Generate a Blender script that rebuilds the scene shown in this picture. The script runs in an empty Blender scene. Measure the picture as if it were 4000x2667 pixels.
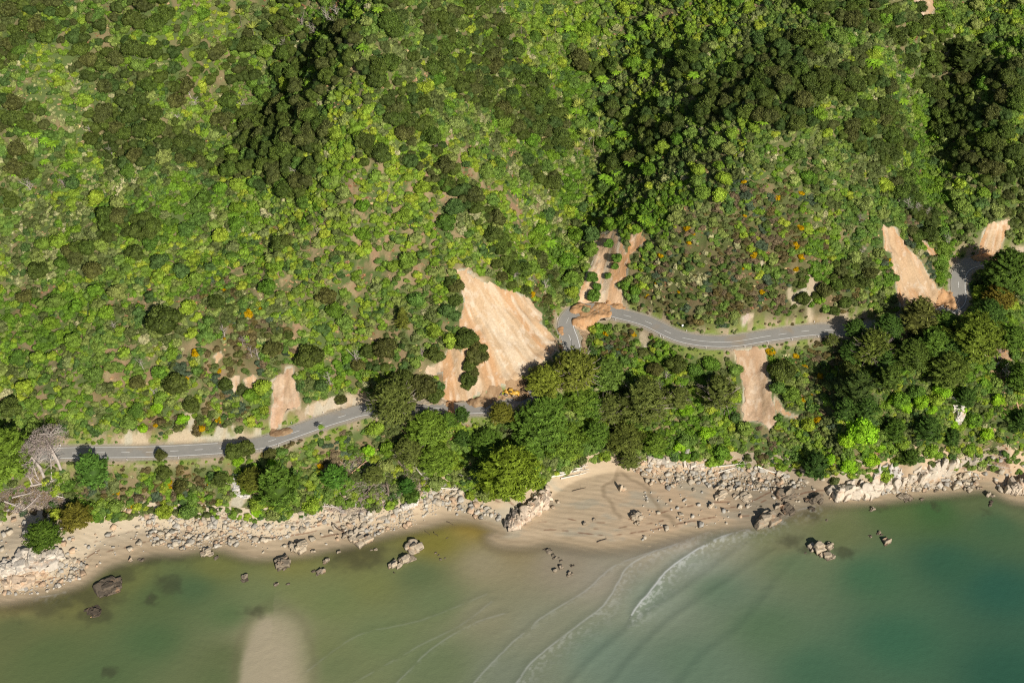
import bpy, math, random
import numpy as np
from mathutils import Vector, Matrix

# ------------------------------------------------------------------ camera, sky, sun, exposure
scene = bpy.context.scene
col = scene.collection
H = 460.0                      # camera height above the sea, metres
cam_d = bpy.data.cameras.new("camera"); cam_d.lens = 50; cam_d.sensor_width = 36
cam_d.clip_end = 5000; cam_d.clip_start = 1
cam = bpy.data.objects.new("camera", cam_d); col.objects.link(cam)
cam.location = (0, 0, H); cam.rotation_euler = (math.radians(45), 0, 0)
scene.camera = cam
SUN_EL = math.radians(34); SUN_AZ = math.radians(27)      # shadows fall away from the camera and to the left
world = bpy.data.worlds.new("World"); scene.world = world; world.use_nodes = True
wn = world.node_tree.nodes; wl = world.node_tree.links
sky = wn.new("ShaderNodeTexSky"); sky.sky_type = 'NISHITA'; sky.sun_disc = False
sky.sun_elevation = SUN_EL; sky.sun_rotation = math.pi - SUN_AZ
bg = wn["Background"]; bg.inputs[1].default_value = 0.052
wl.new(sky.outputs[0], bg.inputs[0])
sd = bpy.data.lights.new("sun", 'SUN'); sd.energy = 4.8; sd.angle = math.radians(0.5); sd.color = (1.0, 0.93, 0.82)
sun = bpy.data.objects.new("sun", sd); col.objects.link(sun)
ld = Vector((-math.sin(SUN_AZ)*math.cos(SUN_EL), math.cos(SUN_AZ)*math.cos(SUN_EL), -math.sin(SUN_EL)))
sun.rotation_euler = ld.to_track_quat('-Z', 'Y').to_euler(); sun.location = (150, -200, 700)
scene.view_settings.view_transform = 'Standard'; scene.view_settings.look = 'None'
scene.view_settings.gamma = 1; scene.view_settings.exposure = 0.22
scene.cycles.use_denoising = False; scene.cycles.filter_width = 1.15; scene.cycles.max_bounces = 5; scene.cycles.transparent_max_bounces = 6

rng = np.random.default_rng(7); random.seed(7)
S2 = math.sqrt(0.5); TW = 0.36

# ------------------------------------------------------------------ small maths
def ray(px, py):
    px = np.asarray(px, float); py = np.asarray(py, float)
    cx = (px-2000)/2000*TW; cy = (1333.5-py)/2000*TW
    return cx, (1+cy)*S2, (-1+cy)*S2
def at_z(px, py, z):           # where the line through a photo point meets height z
    cx, dy, dz = ray(px, py); t = (z-H)/dz
    return cx*t, dy*t
def project(x, y, z):
    z = z-H; d = y*S2-z*S2; u = y*S2+z*S2
    return 2000+x/d/TW*2000, 1333.5-u/d/TW*2000, d
def hash2(ix, iy, s):
    n = (ix.astype(np.int64)*374761393+iy.astype(np.int64)*668265263+s*1442695041) & 0xffffffff
    n = ((n ^ (n >> 13))*1274126177) & 0xffffffff
    return ((n ^ (n >> 16)) & 0xffff)/65535.0
def vnoise(x, y, s=0):
    ix = np.floor(x); iy = np.floor(y); fx = x-ix; fy = y-iy
    fx = fx*fx*(3-2*fx); fy = fy*fy*(3-2*fy)
    a = hash2(ix, iy, s); b = hash2(ix+1, iy, s); c = hash2(ix, iy+1, s); d = hash2(ix+1, iy+1, s)
    return (a*(1-fx)+b*fx)*(1-fy)+(c*(1-fx)+d*fx)*fy
def fbm(x, y, sc, oc=4, s=0):
    r = 0; a = 0.5; t = 0; x = np.asarray(x, float)/sc; y = np.asarray(y, float)/sc
    for k in range(oc):
        r = r+a*vnoise(x+k*17.3, y-k*9.1, s+k); t += a; a *= 0.5; x = x*2.03; y = y*2.03
    return r/t
def sstep(a, b, x):
    t = np.clip((x-a)/(b-a), 0, 1); return t*t*(3-2*t)
def inpoly(P, x, y):
    r = np.zeros(x.shape, bool); n = len(P); j = n-1
    for i in range(n):
        xi, yi = P[i]; xj, yj = P[j]
        if yi != yj:
            c = ((yi > y) != (yj > y)) & (x < (xj-xi)*(y-yi)/(yj-yi)+xi); r ^= c
        j = i
    return r
def segdist(P, x, y, closed=False):        # distance, parameter (segment + fraction), side
    best = np.full(x.shape, 1e9); par = np.zeros(x.shape); side = np.zeros(x.shape)
    n = len(P)
    for i in range(n if closed else n-1):
        ax, ay = P[i]; bx, by = P[(i+1) % n]; dx = bx-ax; dy = by-ay; L = dx*dx+dy*dy+1e-9
        t = np.clip(((x-ax)*dx+(y-ay)*dy)/L, 0, 1)
        d = np.hypot(x-ax-t*dx, y-ay-t*dy); m = d < best
        best = np.where(m, d, best); par = np.where(m, i+t, par)
        side = np.where(m, np.sign(dx*(y-ay)-dy*(x-ax)), side)
    return best, par, side
def smooth_line(P, n=8):
    P = np.array(P, float); out = []
    for i in range(len(P)-1):
        p0 = P[max(i-1, 0)]; p1 = P[i]; p2 = P[i+1]; p3 = P[min(i+2, len(P)-1)]
        for k in range(n):
            t = k/n
            out.append(0.5*((2*p1)+(-p0+p2)*t+(2*p0-5*p1+4*p2-p3)*t*t+(-p0+3*p1-3*p2+p3)*t**3))
    out.append(P[-1]); return np.array(out)

# ------------------------------------------------------------------ road centre line (photo point, height)
ROAD = [(-220,1790,16.5),(-60,1785,16.5),(100,1778,17),(283,1768,17),(567,1765,17),(850,1751,18),(1020,1731,19),(1134,1694,20),
 (1247,1654,21),(1333,1627,22),(1441,1600,22.6),(1650,1592,24),(1830,1596,25),(2036,1572,27),(2150,1490,28),
 (2238,1425,29.3),(2240,1375,29.8),(2228,1325,30.2),(2212,1272,30.6),(2232,1230,31),(2285,1210,31.3),(2350,1207,31.7),(2410,1224,32),
 (2524,1256,33),(2666,1319,34),(2836,1336,35),(3006,1312,36),(3176,1290,36.5),(3278,1289,37),(3403,1282,38),
 (3517,1266,39),(3659,1232,40),(3742,1180,41),(3744,1110,42),(3752,1060,42.6),(3790,1031,43),(3856,1020,44),(3942,1016,45),
 (4030,1012,46),(4200,1000,47.5)]
rp = np.array(ROAD, float); rx, ry = at_z(rp[:,0], rp[:,1], rp[:,2])
road3 = smooth_line(np.stack([rx, ry, rp[:,2]], 1), 8); RL = [tuple(p[:2]) for p in road3]
# ------------------------------------------------------------------ waterline
WL = [(-300,2400),(-60,2350),(60,2335),(250,2290),(330,2262),(420,2200),(520,2172),(600,2150),(700,2148),(850,2132),(1000,2166),(1190,2152),
 (1280,2132),(1380,2112),(1500,2078),(1650,2048),(1760,2022),(1860,2026),(1930,2055),(1960,2080),(1925,2098),(1960,2118),(2060,2122),(2150,2108),
 (2280,2128),(2400,2132),(2550,2105),(2700,2070),(2850,2050),(2980,2040),(3080,1990),(3180,1958),(3300,1953),(3450,1946),
 (3600,1925),(3700,1915),(3850,1902),(3920,1930),(4000,1952),(4200,1960),(4400,1980)]
wx, wy = at_z([p[0] for p in WL], [p[1] for p in WL], 0.0)
WLw = smooth_line(np.stack([wx, wy], 1), 4)

# ------------------------------------------------------------------ terrain control points
ctl = []
TOE = [(-250,2120,3),(-60,2080,3.5),(60,1995,5),(180,2030,5),(380,2040,2.6),(560,2012,2.8),(750,2022,2.8),(1000,2042,3.2),(1190,2012,3.5),(1300,1965,3.5),(1480,1995,3.5),
 (1620,1962,4),(1760,1892,4),(1850,1950,3),(1960,1962,4),(2100,1905,4),(2200,1835,4),(2400,1785,4),(2600,1792,4),(2800,1812,3),
 (3000,1832,3),(3150,1852,3),(3290,1925,0.8),(3500,1872,2.0),(3700,1852,2),(3850,1842,2),(3960,1850,3),(4150,1850,3)]
CLIFF = [(3300,1830,11),(3420,1800,13),(3560,1795,13),(3700,1745,13),(3830,1760,10),(3950,1800,10),(60,2140,5.5),(180,2110,6),(250,2180,2.5),(120,2250,2.5)]
for q in TOE+CLIFF: ctl.append((*at_z(*q), q[2]))
for i in range(0, len(ROAD)): ctl.append((rx[i], ry[i], rp[i,2]))
rdx = np.array([-220,283,850,1247,1441,1830,2036,2200,2350,2524,2836,3278,3517,3742,4000,4200])
rzz = np.interp(rdx, rp[:,0][np.argsort(rp[:,0])], rp[:,2][np.argsort(rp[:,0])])
rdd = np.interp(rdx, rp[:,0][np.argsort(rp[:,0])], ry[np.argsort(rp[:,0])])
HILL = [ # photo x, photo y, height added on top of a plain 31 degree slope
 (-200,1500,0),(-200,1100,-6),(-200,700,-8),(-200,300,-2),(-200,-150,4),
 (60,1450,-3),(100,1150,-7),(40,800,-9),(150,500,-3),(250,200,2),(300,-100,4),
 (330,1300,0),(300,900,-3),(330,620,-7),(420,400,-6),(600,250,0),(650,0,4),(700,-200,4),
 (620,1500,0),(700,1250,3),(700,950,-2),(640,680,-3),(800,480,-14),(900,300,-13),(1000,80,-8),(1050,-200,2),
 (1000,1550,0),(1050,1250,4),(1050,900,-1),(1000,620,-6),(1150,380,-5),(1300,150,4),(1350,-180,5),
 (1400,1450,1),(1400,1150,6),(1400,850,12),(1400,550,16),(1470,280,18),(1520,0,18),(1550,-220,13),
 (1700,1300,4),(1720,1100,8),(1700,800,11),(1680,500,10),(1700,200,7),(1720,-100,6),
 (1880,1380,4),(1900,1150,6),(1950,900,5),(1920,650,3),(1880,400,-5),(1880,150,-7),(1900,-120,-8),
 (2080,1300,1),(2080,1130,-2),(2080,980,-8),(2150,800,-13),(2130,600,-13),(2080,350,-18),(2050,100,-20),(2080,-150,-20),
 (2230,1150,-4),(2210,1000,-9),(2240,850,-14),(2290,680,-15),(2260,480,-17),(2230,250,-21),(2250,0,-18),(2300,-200,-16),
 (2400,1120,0),(2420,900,1),(2450,720,-5),(2480,560,-9),(2480,350,-13),(2500,100,-14),(2550,-150,-12),
 (2650,1150,2),(2680,900,7),(2700,650,5),(2720,480,1),(2780,300,0),(2800,100,-4),(2850,-150,-4),
 (2950,1150,2),(2950,900,8),(2950,650,12),(2960,420,10),(2990,260,6),(3050,80,5),(3150,-150,5),
 (3250,1150,2),(3280,900,5),(3250,650,10),(3260,420,12),(3280,200,11),(3350,0,8),(3450,-200,8),
 (3480,1050,2),(3480,850,2),(3500,650,-1),(3480,420,3),(3500,250,3),(3560,50,2),
 (3640,950,-3),(3640,780,-8),(3600,600,-11),(3620,420,-10),(3680,200,-6),(3750,0,-8),(3800,-200,-8),
 (3800,880,-2),(3850,700,2),(3850,480,3),(3880,280,2),(3950,50,-3),(4000,900,0),(4050,700,5),(4150,400,8),(4200,150,4),(4250,-150,4),(4250,800,5)]
for (px, py, dz) in HILL:
    zr = np.interp(px, rdx, rzz); dr = np.interp(px, rdx, rdd); cy = (1333.5-py)/2000*TW; T = (1-cy)/(1+cy); k = 0.60
    d = (H-zr+k*dr)/(T+k); z = H-d*T+dz*1.15
    ctl.append((*at_z(px, py, z), z))
ctl = np.array([[float(a) for a in c] for c in ctl])
def tps(r2): return 0.5*r2*np.log(r2+1e-6)
SCL = 100.0
cx_, cy_ = ctl[:,0]/SCL, ctl[:,1]/SCL; nC = len(ctl)
K = tps((cx_[:,None]-cx_)**2+(cy_[:,None]-cy_)**2)+np.eye(nC)*2e-4
Pm = np.stack([np.ones(nC), cx_, cy_], 1)
sol = np.linalg.solve(np.block([[K, Pm],[Pm.T, np.zeros((3,3))]]), np.concatenate([ctl[:,2], np.zeros(3)]))
def rbf(x, y):
    x = x.ravel()/SCL; y = y.ravel()/SCL; out = sol[nC]+sol[nC+1]*x+sol[nC+2]*y
    for i in range(nC): out += sol[i]*tps((x-cx_[i])**2+(y-cy_[i])**2)
    return out
def axis(a, b, st, far0, far1, n):
    lo = a-(a-far0)*np.linspace(0, 1, n+1)[1:][::-1]**2.0; hi = b+(far1-b)*np.linspace(0, 1, n+1)[1:]**2.0
    return np.concatenate([lo, np.arange(a, b+st/2, st), hi])
gx = axis(-262, 262, 0.8, -900, 900, 26); gy = axis(268, 640, 0.8, -500, 1200, 26)
GX, GY = np.meshgrid(gx, gy)
qx = np.clip(GX, -330, 330); qy = np.clip(GY, 250, 690)
GZ = rbf(qx, qy).reshape(GX.shape)+np.maximum(GY-690, 0)*0.25
edge = np.exp(-((np.abs(GX)-330).clip(0)/120)); GZ = np.where(np.abs(GX) > 330, GZ*edge+(GZ.clip(0, 120))*(1-edge), GZ)
GZ += (fbm(GX, GY, 26, 4, 3)-0.5)*9.0*sstep(8, 40, GZ)+(fbm(GX, GY, 5, 2, 9)-0.5)*1.2*sstep(6, 16, GZ)
# sea and beach
wpoly = [tuple(p) for p in WLw]+[(900, WLw[-1][1]),(900, 2000),(-900, 2000),(-900, WLw[0][1])]
near = (GY < 480) & (GY > 240)
sd_ = np.full(GX.shape, 60.0); d_, _, _ = segdist([tuple(p) for p in WLw], GX[near], GY[near]); sd_[near] = d_
land = inpoly(wpoly, GX, GY); sdw = np.where(land, sd_, -sd_)
sea = -0.045*np.minimum(-sdw, 45)-0.02
beach = 0.06*sdw
tmix = sstep(0, 9, sdw)
GZ = np.where(sdw > 0, beach*(1-tmix)+np.maximum(GZ, 0.3)*tmix, sea)
# road bench
near = (GY < 520) & (GY > 330) & (np.abs(GX) < 330)
rd = np.full(GX.shape, 99.0); rz = np.zeros(GX.shape); rs = np.zeros(GX.shape)
d_, p_, s_ = segdist(RL, GX[near], GY[near]); rd[near] = d_; rs[near] = s_
rz[near] = np.interp(p_, np.arange(len(RL)), road3[:,2])
up = GZ > rz
wmix = sstep(4.6, np.where(up, 8.0, 10.0), rd)
GZ = (rz-0.10)*(1-wmix)+GZ*wmix
# terrain lookup
def bil(A, x, y):
    x = np.asarray(x, float); y = np.asarray(y, float)
    i = np.clip(np.searchsorted(gx, x)-1, 0, len(gx)-2); j = np.clip(np.searchsorted(gy, y)-1, 0, len(gy)-2)
    fx = np.clip((x-gx[i])/(gx[i+1]-gx[i]), 0, 1); fy = np.clip((y-gy[j])/(gy[j+1]-gy[j]), 0, 1)
    return (A[j,i]*(1-fx)+A[j,i+1]*fx)*(1-fy)+(A[j+1,i]*(1-fx)+A[j+1,i+1]*fx)*fy
def zt(x, y): return bil(GZ, x, y)
def cast(px, py, off=0.0):     # first meeting of the photo line with the ground raised by off
    cx, dy, dz = ray(px, py); cx = np.atleast_1d(cx); dy = np.atleast_1d(dy); dz = np.atleast_1d(dz)
    t = np.full(cx.shape, 380.0); done = np.zeros(cx.shape, bool); off = np.broadcast_to(off, cx.shape)
    for k in range(1000):
        below = (H+dz*t) < np.maximum(zt(cx*t, dy*t), -50)+off
        done |= below
        if done.all(): break
        t = np.where(done, t, t+0.75)
    lo = t-0.75; hi = t
    for k in range(10):
        m = (lo+hi)/2; b = (H+dz*m) < zt(cx*m, dy*m)+off; hi = np.where(b, m, hi); lo = np.where(b, lo, m)
    return cx*hi, dy*hi
def W(pts, off=0.0):           # a list of photo points -> ground points
    a = np.array(pts, float); x, y = cast(a[:,0], a[:,1], off); return list(zip(x.tolist(), y.tolist()))
def C5(pts): return [(x*.567+1333, y*.567+889, *r) for x, y, *r in pts]
def C6(pts): return [(x*.567+2666, y*.567+889, *r) for x, y, *r in pts]
def C4(pts): return [(x*.567, y*.567+889, *r) for x, y, *r in pts]
def C7(pts): return [(x*.567, y*.567+1778, *r) for x, y, *r in pts]
def C8(pts): return [(x*.567+1333, y*.567+1778, *r) for x, y, *r in pts]
def C9(pts): return [(x*.567+2666, y*.567+1778, *r) for x, y, *r in pts]
# ------------------------------------------------------------------ mesh helpers
class MB:
    def __init__(s): s.v = []; s.q = []; s.t = []; s.qm = []; s.tm = []; s.a = []; s.n = 0
    def add(s, V, Q=None, T=None, mi=0, a=0.5):
        V = np.asarray(V, float); s.v.append(V); s.a.append(np.broadcast_to(np.asarray(a, float), (len(V),)))
        if Q is not None and len(Q): s.q.append(np.asarray(Q)+s.n); s.qm.append(np.full(len(Q), mi))
        if T is not None and len(T): s.t.append(np.asarray(T)+s.n); s.tm.append(np.full(len(T), mi))
        s.n += len(V)
    def mesh(s, name, mats, smooth=False, colattr=None):
        V = np.concatenate(s.v); A = np.concatenate(s.a)
        Q = np.concatenate(s.q) if s.q else np.zeros((0, 4), int); T = np.concatenate(s.t) if s.t else np.zeros((0, 3), int)
        me = bpy.data.meshes.new(name); nq, nt = len(Q), len(T)
        me.vertices.add(len(V)); me.vertices.foreach_set("co", V.astype(np.float32).ravel())
        me.loops.add(nq*4+nt*3); me.loops.foreach_set("vertex_index", np.concatenate([Q.ravel(), T.ravel()]).astype(np.int32))
        me.polygons.add(nq+nt)
        me.polygons.foreach_set("loop_start", np.concatenate([np.arange(nq)*4, nq*4+np.arange(nt)*3]).astype(np.int32))
        mi = np.concatenate([np.concatenate(s.qm) if s.qm else np.zeros(0), np.concatenate(s.tm) if s.tm else np.zeros(0)]).astype(np.int32)
        me.polygons.foreach_set("material_index", mi)
        if smooth is not False:
            me.polygons.foreach_set("use_smooth", np.isin(mi, smooth) if isinstance(smooth, (list, tuple)) else np.ones(nq+nt, bool))
        at = me.attributes.new("v", 'FLOAT', 'POINT'); at.data.foreach_set("value", A.astype(np.float32))
        if colattr is not None:
            c = me.attributes.new("Col", 'FLOAT_COLOR', 'POINT')
            c.data.foreach_set("color", np.concatenate([colattr, np.ones((len(V), 1))], 1).astype(np.float32).ravel())
        for m in mats: me.materials.append(m)
        me.update(calc_edges=True); me.validate(); return me
def link(name, me, parent=None):
    o = bpy.data.objects.new(name, me); col.objects.link(o)
    if parent: o.parent = parent
    return o
def empty(name, loc, rz=0, sc=(1, 1, 1)):
    o = bpy.data.objects.new(name, None); col.objects.link(o); o.empty_display_size = 0.5
    o.location = loc; o.rotation_euler = (0, 0, rz); o.scale = sc; return o
def tag(o, label=None, cat=None, group=None, kind=None):
    if label: o["label"] = label
    if cat: o["category"] = cat
    if group: o["group"] = group
    if kind: o["kind"] = kind
    return o
def unit(a): return a/np.maximum(np.linalg.norm(a, axis=-1, keepdims=True), 1e-9)
import bmesh
_ico = {}
def ico(sub):
    if sub not in _ico:
        b = bmesh.new(); bmesh.ops.create_icosphere(b, subdivisions=sub, radius=1)
        _ico[sub] = (np.array([v.co[:] for v in b.verts]), np.array([[v.index for v in f.verts] for f in b.faces])); b.free()
    return _ico[sub]
def leaves(mb, P, N, size, r, elong=1.0, jit=0.6, mi=0, dirv=None, shade=None):
    n = len(P); N = unit(N+jit*r.normal(size=(n, 3)))
    t = r.normal(size=(n, 3)) if dirv is None else dirv
    t = unit(t-N*np.sum(t*N, 1, keepdims=True)); b = np.cross(N, t)
    s = (size*r.uniform(0.65, 1.35, n))[:, None]
    V = np.stack([P-t*s*elong, P-b*s*.9, P+t*s*elong, P+b*s*.9], 1).reshape(-1, 3)
    a = r.uniform(0, 1, n) if shade is None else np.clip(shade+r.uniform(-.45, .45, n), 0, 1)
    mb.add(V, Q=np.arange(4*n).reshape(-1, 4), mi=mi, a=np.repeat(a, 4))
def tube(mb, path, rad, n=6, mi=0, a=0.5, cap=True):
    P = np.array(path, float); m = len(P); rad = np.broadcast_to(rad, (m,))
    T = np.gradient(P, axis=0); T = unit(T); ref = np.where(np.abs(T[:, 2:3]) > .9, np.array([[1., 0, 0]]), np.array([[0, 0, 1.]]))
    U = unit(np.cross(T, ref)); B = np.cross(T, U); an = np.arange(n)/n*2*np.pi
    V = P[:, None]+rad[:, None, None]*(np.cos(an)[None, :, None]*U[:, None]+np.sin(an)[None, :, None]*B[:, None])
    i = np.arange(m-1)[:, None]*n; j = np.arange(n)[None]; k = (j+1) % n
    Q = np.stack([i+j, i+k, i+n+k, i+n+j], -1).reshape(-1, 4)
    Tt = [[(m-1)*n, (m-1)*n+k_, (m-1)*n+k_+1] for k_ in range(1, n-1)] if cap else None
    mb.add(V.reshape(-1, 3), Q=Q, T=Tt, mi=mi, a=a)
def box(mb, c, s, mi=0, R=None, a=0.5, taper=1.0):
    x, y, z = [q/2 for q in s]
    V = np.array([[-x,-y,-z],[x,-y,-z],[x,y,-z],[-x,y,-z],[-x*taper,-y*taper,z],[x*taper,-y*taper,z],[x*taper,y*taper,z],[-x*taper,y*taper,z]])
    if R is not None: V = V @ np.array(R).T
    mb.add(V+np.array(c), Q=[[0,3,2,1],[4,5,6,7],[0,1,5,4],[1,2,6,5],[2,3,7,6],[3,0,4,7]], mi=mi, a=a)

# ------------------------------------------------------------------ materials
def mat(name, build):
    m = bpy.data.materials.new(name); m.use_nodes = True; nt = m.node_tree; p = nt.nodes["Principled BSDF"]
    build(nt, p, nt.nodes["Material Output"]); return m
def N(nt, t, **kw):
    n = nt.nodes.new(t)
    for k, v in kw.items():
        if k.startswith("i"): n.inputs[int(k[1:])].default_value = v
        else: setattr(n, k, v)
    return n
def mathn(nt, op, a, b=None, c=None):
    n = nt.nodes.new("ShaderNodeMath"); n.operation = op
    for k, q in enumerate((a, b, c)):
        if q is None: continue
        if isinstance(q, (int, float)): n.inputs[k].default_value = q
        else: nt.links.new(q, n.inputs[k])
    return n.outputs[0]
def mixc(nt, f, a, b, mode='MIX'):
    n = nt.nodes.new("ShaderNodeMix"); n.data_type = 'RGBA'; n.blend_type = mode
    for k, q in ((0, f), (6, a), (7, b)):
        if hasattr(q, "links"): nt.links.new(q, n.inputs[k])
        elif isinstance(q, (int, float)): n.inputs[k].default_value = q
        else: n.inputs[k].default_value = (*q, 1)
    return n.outputs[2]
def noise(nt, scale, detail=4, vec=None, rough=0.6):
    n = nt.nodes.new("ShaderNodeTexNoise"); n.inputs["Scale"].default_value = scale; n.inputs["Detail"].default_value = detail
    n.inputs["Roughness"].default_value = rough
    if vec: nt.links.new(vec, n.inputs["Vector"])
    return n.outputs["Fac"]
def mapr(nt, v, a, b, c, d):
    n = nt.nodes.new("ShaderNodeMapRange"); nt.links.new(v, n.inputs[0])
    for k, q in zip((1, 2, 3, 4), (a, b, c, d)): n.inputs[k].default_value = q
    return n.outputs[0]
def bump(nt, p, h, dist=0.3, strength=0.6):
    b = nt.nodes.new("ShaderNodeBump"); b.inputs["Distance"].default_value = dist; b.inputs["Strength"].default_value = strength
    nt.links.new(h, b.inputs["Height"]); nt.links.new(b.outputs[0], p.inputs["Normal"])
def foliage(name, source, lo=0.42, hi=1.55, trans=0.22, fixed=None):
    def f(nt, p, out):
        if source == 'object': base = N(nt, "ShaderNodeObjectInfo").outputs["Color"]
        elif source == 'instancer':
            a = N(nt, "ShaderNodeAttribute"); a.attribute_type = 'INSTANCER'; a.attribute_name = "tint"; base = a.outputs["Color"]
        else:
            c = N(nt, "ShaderNodeRGB"); c.outputs[0].default_value = (*fixed, 1); base = c.outputs[0]
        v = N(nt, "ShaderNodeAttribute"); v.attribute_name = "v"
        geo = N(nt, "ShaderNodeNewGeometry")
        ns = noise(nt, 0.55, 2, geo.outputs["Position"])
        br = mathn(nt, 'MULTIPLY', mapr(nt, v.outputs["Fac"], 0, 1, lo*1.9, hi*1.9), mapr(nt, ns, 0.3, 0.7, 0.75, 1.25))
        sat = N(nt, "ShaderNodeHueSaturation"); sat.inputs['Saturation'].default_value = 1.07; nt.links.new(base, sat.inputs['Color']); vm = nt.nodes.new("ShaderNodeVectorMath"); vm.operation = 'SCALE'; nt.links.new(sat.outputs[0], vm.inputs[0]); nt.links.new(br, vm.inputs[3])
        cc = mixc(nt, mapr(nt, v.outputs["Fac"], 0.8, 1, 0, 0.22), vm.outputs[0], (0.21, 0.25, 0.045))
        nt.links.new(cc, p.inputs["Base Color"]); p.inputs["Roughness"].default_value = 0.6; p.inputs["Specular IOR Level"].default_value = 0.12
        tr = N(nt, "ShaderNodeBsdfTranslucent"); nt.links.new(cc, tr.inputs[0]); mx = N(nt, "ShaderNodeMixShader"); mx.inputs[0].default_value = trans
        nt.links.new(p.outputs[0], mx.inputs[1]); nt.links.new(tr.outputs[0], mx.inputs[2]); nt.links.new(mx.outputs[0], out.inputs[0])
    return mat(name, f)
M = {}
M['leaf'] = foliage("foliage", 'object'); M['leafi'] = foliage("foliage_scrub", 'instancer', .55, 1.38)
def bark(name, c1, c2):
    def f(nt, p, out):
        g = N(nt, "ShaderNodeNewGeometry"); nt.links.new(mixc(nt, noise(nt, 2.5, 3, g.outputs["Position"]), c1, c2), p.inputs["Base Color"]); p.inputs["Roughness"].default_value = 0.85
    return mat(name, f)
M['bark'] = bark("bark", (0.10,0.075,0.05), (0.28,0.22,0.17)); M['dead'] = bark("dead_wood", (0.30,0.25,0.22), (0.58,0.52,0.46))
M['twig'] = bark("dead_twigs", (0.22,0.17,0.15), (0.42,0.35,0.31)); M['drift'] = bark("driftwood", (0.5,0.45,0.38), (0.8,0.75,0.66)); M['darkwood'] = bark("wet_wood", (0.05,0.035,0.025), (0.14,0.1,0.07))
M['redwood'] = bark("broken_wood", (0.30,0.15,0.07), (0.6,0.42,0.25))
def plain(name, c, rough=0.6, metal=0, **k):
    def f(nt, p, out):
        g = N(nt, "ShaderNodeNewGeometry"); nt.links.new(mixc(nt, noise(nt, 3, 3, g.outputs["Position"]), [q*.82 for q in c], [min(1, q*1.1) for q in c]), p.inputs["Base Color"])
        p.inputs["Roughness"].default_value = rough; p.inputs["Metallic"].default_value = metal
    return mat(name, f)
def m_earth(nt, p, out):
    a = N(nt, "ShaderNodeAttribute"); a.attribute_name = "Col"; g = N(nt, "ShaderNodeNewGeometry").outputs["Position"]
    n1 = noise(nt, 1.3, 5, g, 0.7); n2 = noise(nt, 0.12, 3, g)
    c = mixc(nt, 1.0, a.outputs["Color"], mixc(nt, n1, (0.62,0.60,0.58), (1.38,1.40,1.42)), 'MULTIPLY')
    c = mixc(nt, 1.0, c, mixc(nt, n2, (0.85,0.85,0.85), (1.15,1.15,1.15)), 'MULTIPLY')
    nt.links.new(c, p.inputs["Base Color"]); p.inputs["Roughness"].default_value = 0.95; p.inputs["Specular IOR Level"].default_value = 0.15
    bump(nt, p, n1, 0.5, 0.5)
M['earth'] = mat("soil_and_grass", m_earth)
def m_rock(nt, p, out, wet=True):
    geo = N(nt, "ShaderNodeNewGeometry"); g = geo.outputs["Position"]; oi = N(nt, "ShaderNodeObjectInfo").outputs["Color"]
    n1 = noise(nt, 0.9, 6, g, 0.7); n2 = noise(nt, 0.25, 3, g); v = N(nt, "ShaderNodeAttribute"); v.attribute_name = "v"
    c = mixc(nt, 1.0, oi, mixc(nt, n1, (0.55,0.55,0.55), (1.4,1.38,1.35)), 'MULTIPLY')
    c = mixc(nt, 1.0, c, mixc(nt, v.outputs["Fac"], (0.8,0.8,0.8), (1.2,1.2,1.2)), 'MULTIPLY')
    c = mixc(nt, mapr(nt, n2, 0.56, 0.68, 0, 0.45), c, (0.50,0.27,0.14)) if wet else c
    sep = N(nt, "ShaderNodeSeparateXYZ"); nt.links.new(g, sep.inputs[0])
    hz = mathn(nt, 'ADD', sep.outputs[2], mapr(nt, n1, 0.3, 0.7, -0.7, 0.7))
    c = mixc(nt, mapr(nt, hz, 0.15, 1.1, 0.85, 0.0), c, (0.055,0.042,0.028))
    nt.links.new(c, p.inputs["Base Color"]); p.inputs["Roughness"].default_value = 0.85; bump(nt, p, n1, 0.35, 0.7)
M['rock'] = mat("shore_rock", m_rock)
M['stone'] = mat("beach_stone", lambda nt, p, o: m_rock(nt, p, o, False))
def m_stonei(nt, p, out):
    g = N(nt, "ShaderNodeNewGeometry").outputs["Position"]; a = N(nt, "ShaderNodeAttribute"); a.attribute_type = 'INSTANCER'; a.attribute_name = "tint"
    c = mixc(nt, 1.0, a.outputs["Color"], mixc(nt, noise(nt, 1.2, 5, g, 0.7), (0.6,0.6,0.6), (1.3,1.3,1.3)), 'MULTIPLY')
    nt.links.new(c, p.inputs["Base Color"]); p.inputs["Roughness"].default_value = 0.9
M['stonei'] = mat("rubble_stone", m_stonei)

# ------------------------------------------------------------------ areas traced on the ground
SL = {}
SL['main'] = C5([(800,290),(860,282),(940,340),(1000,375),(1100,425),(1200,440),(1290,480),(1330,550),(1375,590),(1380,660),(1440,720),(1490,790),(1490,850),(1440,900),(1330,960),(1280,1000),(1250,1060),(1180,1085),(1090,1100),(1020,1110),(985,1140),(900,1170),(860,1195),(740,1215),(712,1170),(720,1060),(700,1000),(640,1010),(570,1000),(600,955),(660,940),(705,910),(720,850),(770,815),(820,860),(850,800),(860,740),(820,640),(840,560),(850,470),(820,380)])
SL['gully'] = C5([(1755,60),(1800,35),(1890,10),(1925,90),(1960,180),(1990,240),(1965,350),(1890,390),(1925,450),(1935,520),(1975,570),(1880,605),(1850,640),(1760,650),(1700,710),(1665,790),(1640,720),(1595,670),(1580,600),(1640,550),(1650,480),(1640,400),(1700,290),(1735,220),(1740,140)])
SL['spot'] = C5([(2000,60),(2055,38),(2095,90),(2070,120),(2010,165),(1975,165)])
SL['right'] = C6([(1378,0),(1420,-15),(1475,0),(1505,80),(1560,150),(1640,230),(1700,320),(1760,420),(1850,430),(1885,520),(1875,560),(1760,570),(1500,550),(1478,480),(1470,380),(1450,250),(1440,180),(1390,140)])
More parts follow.
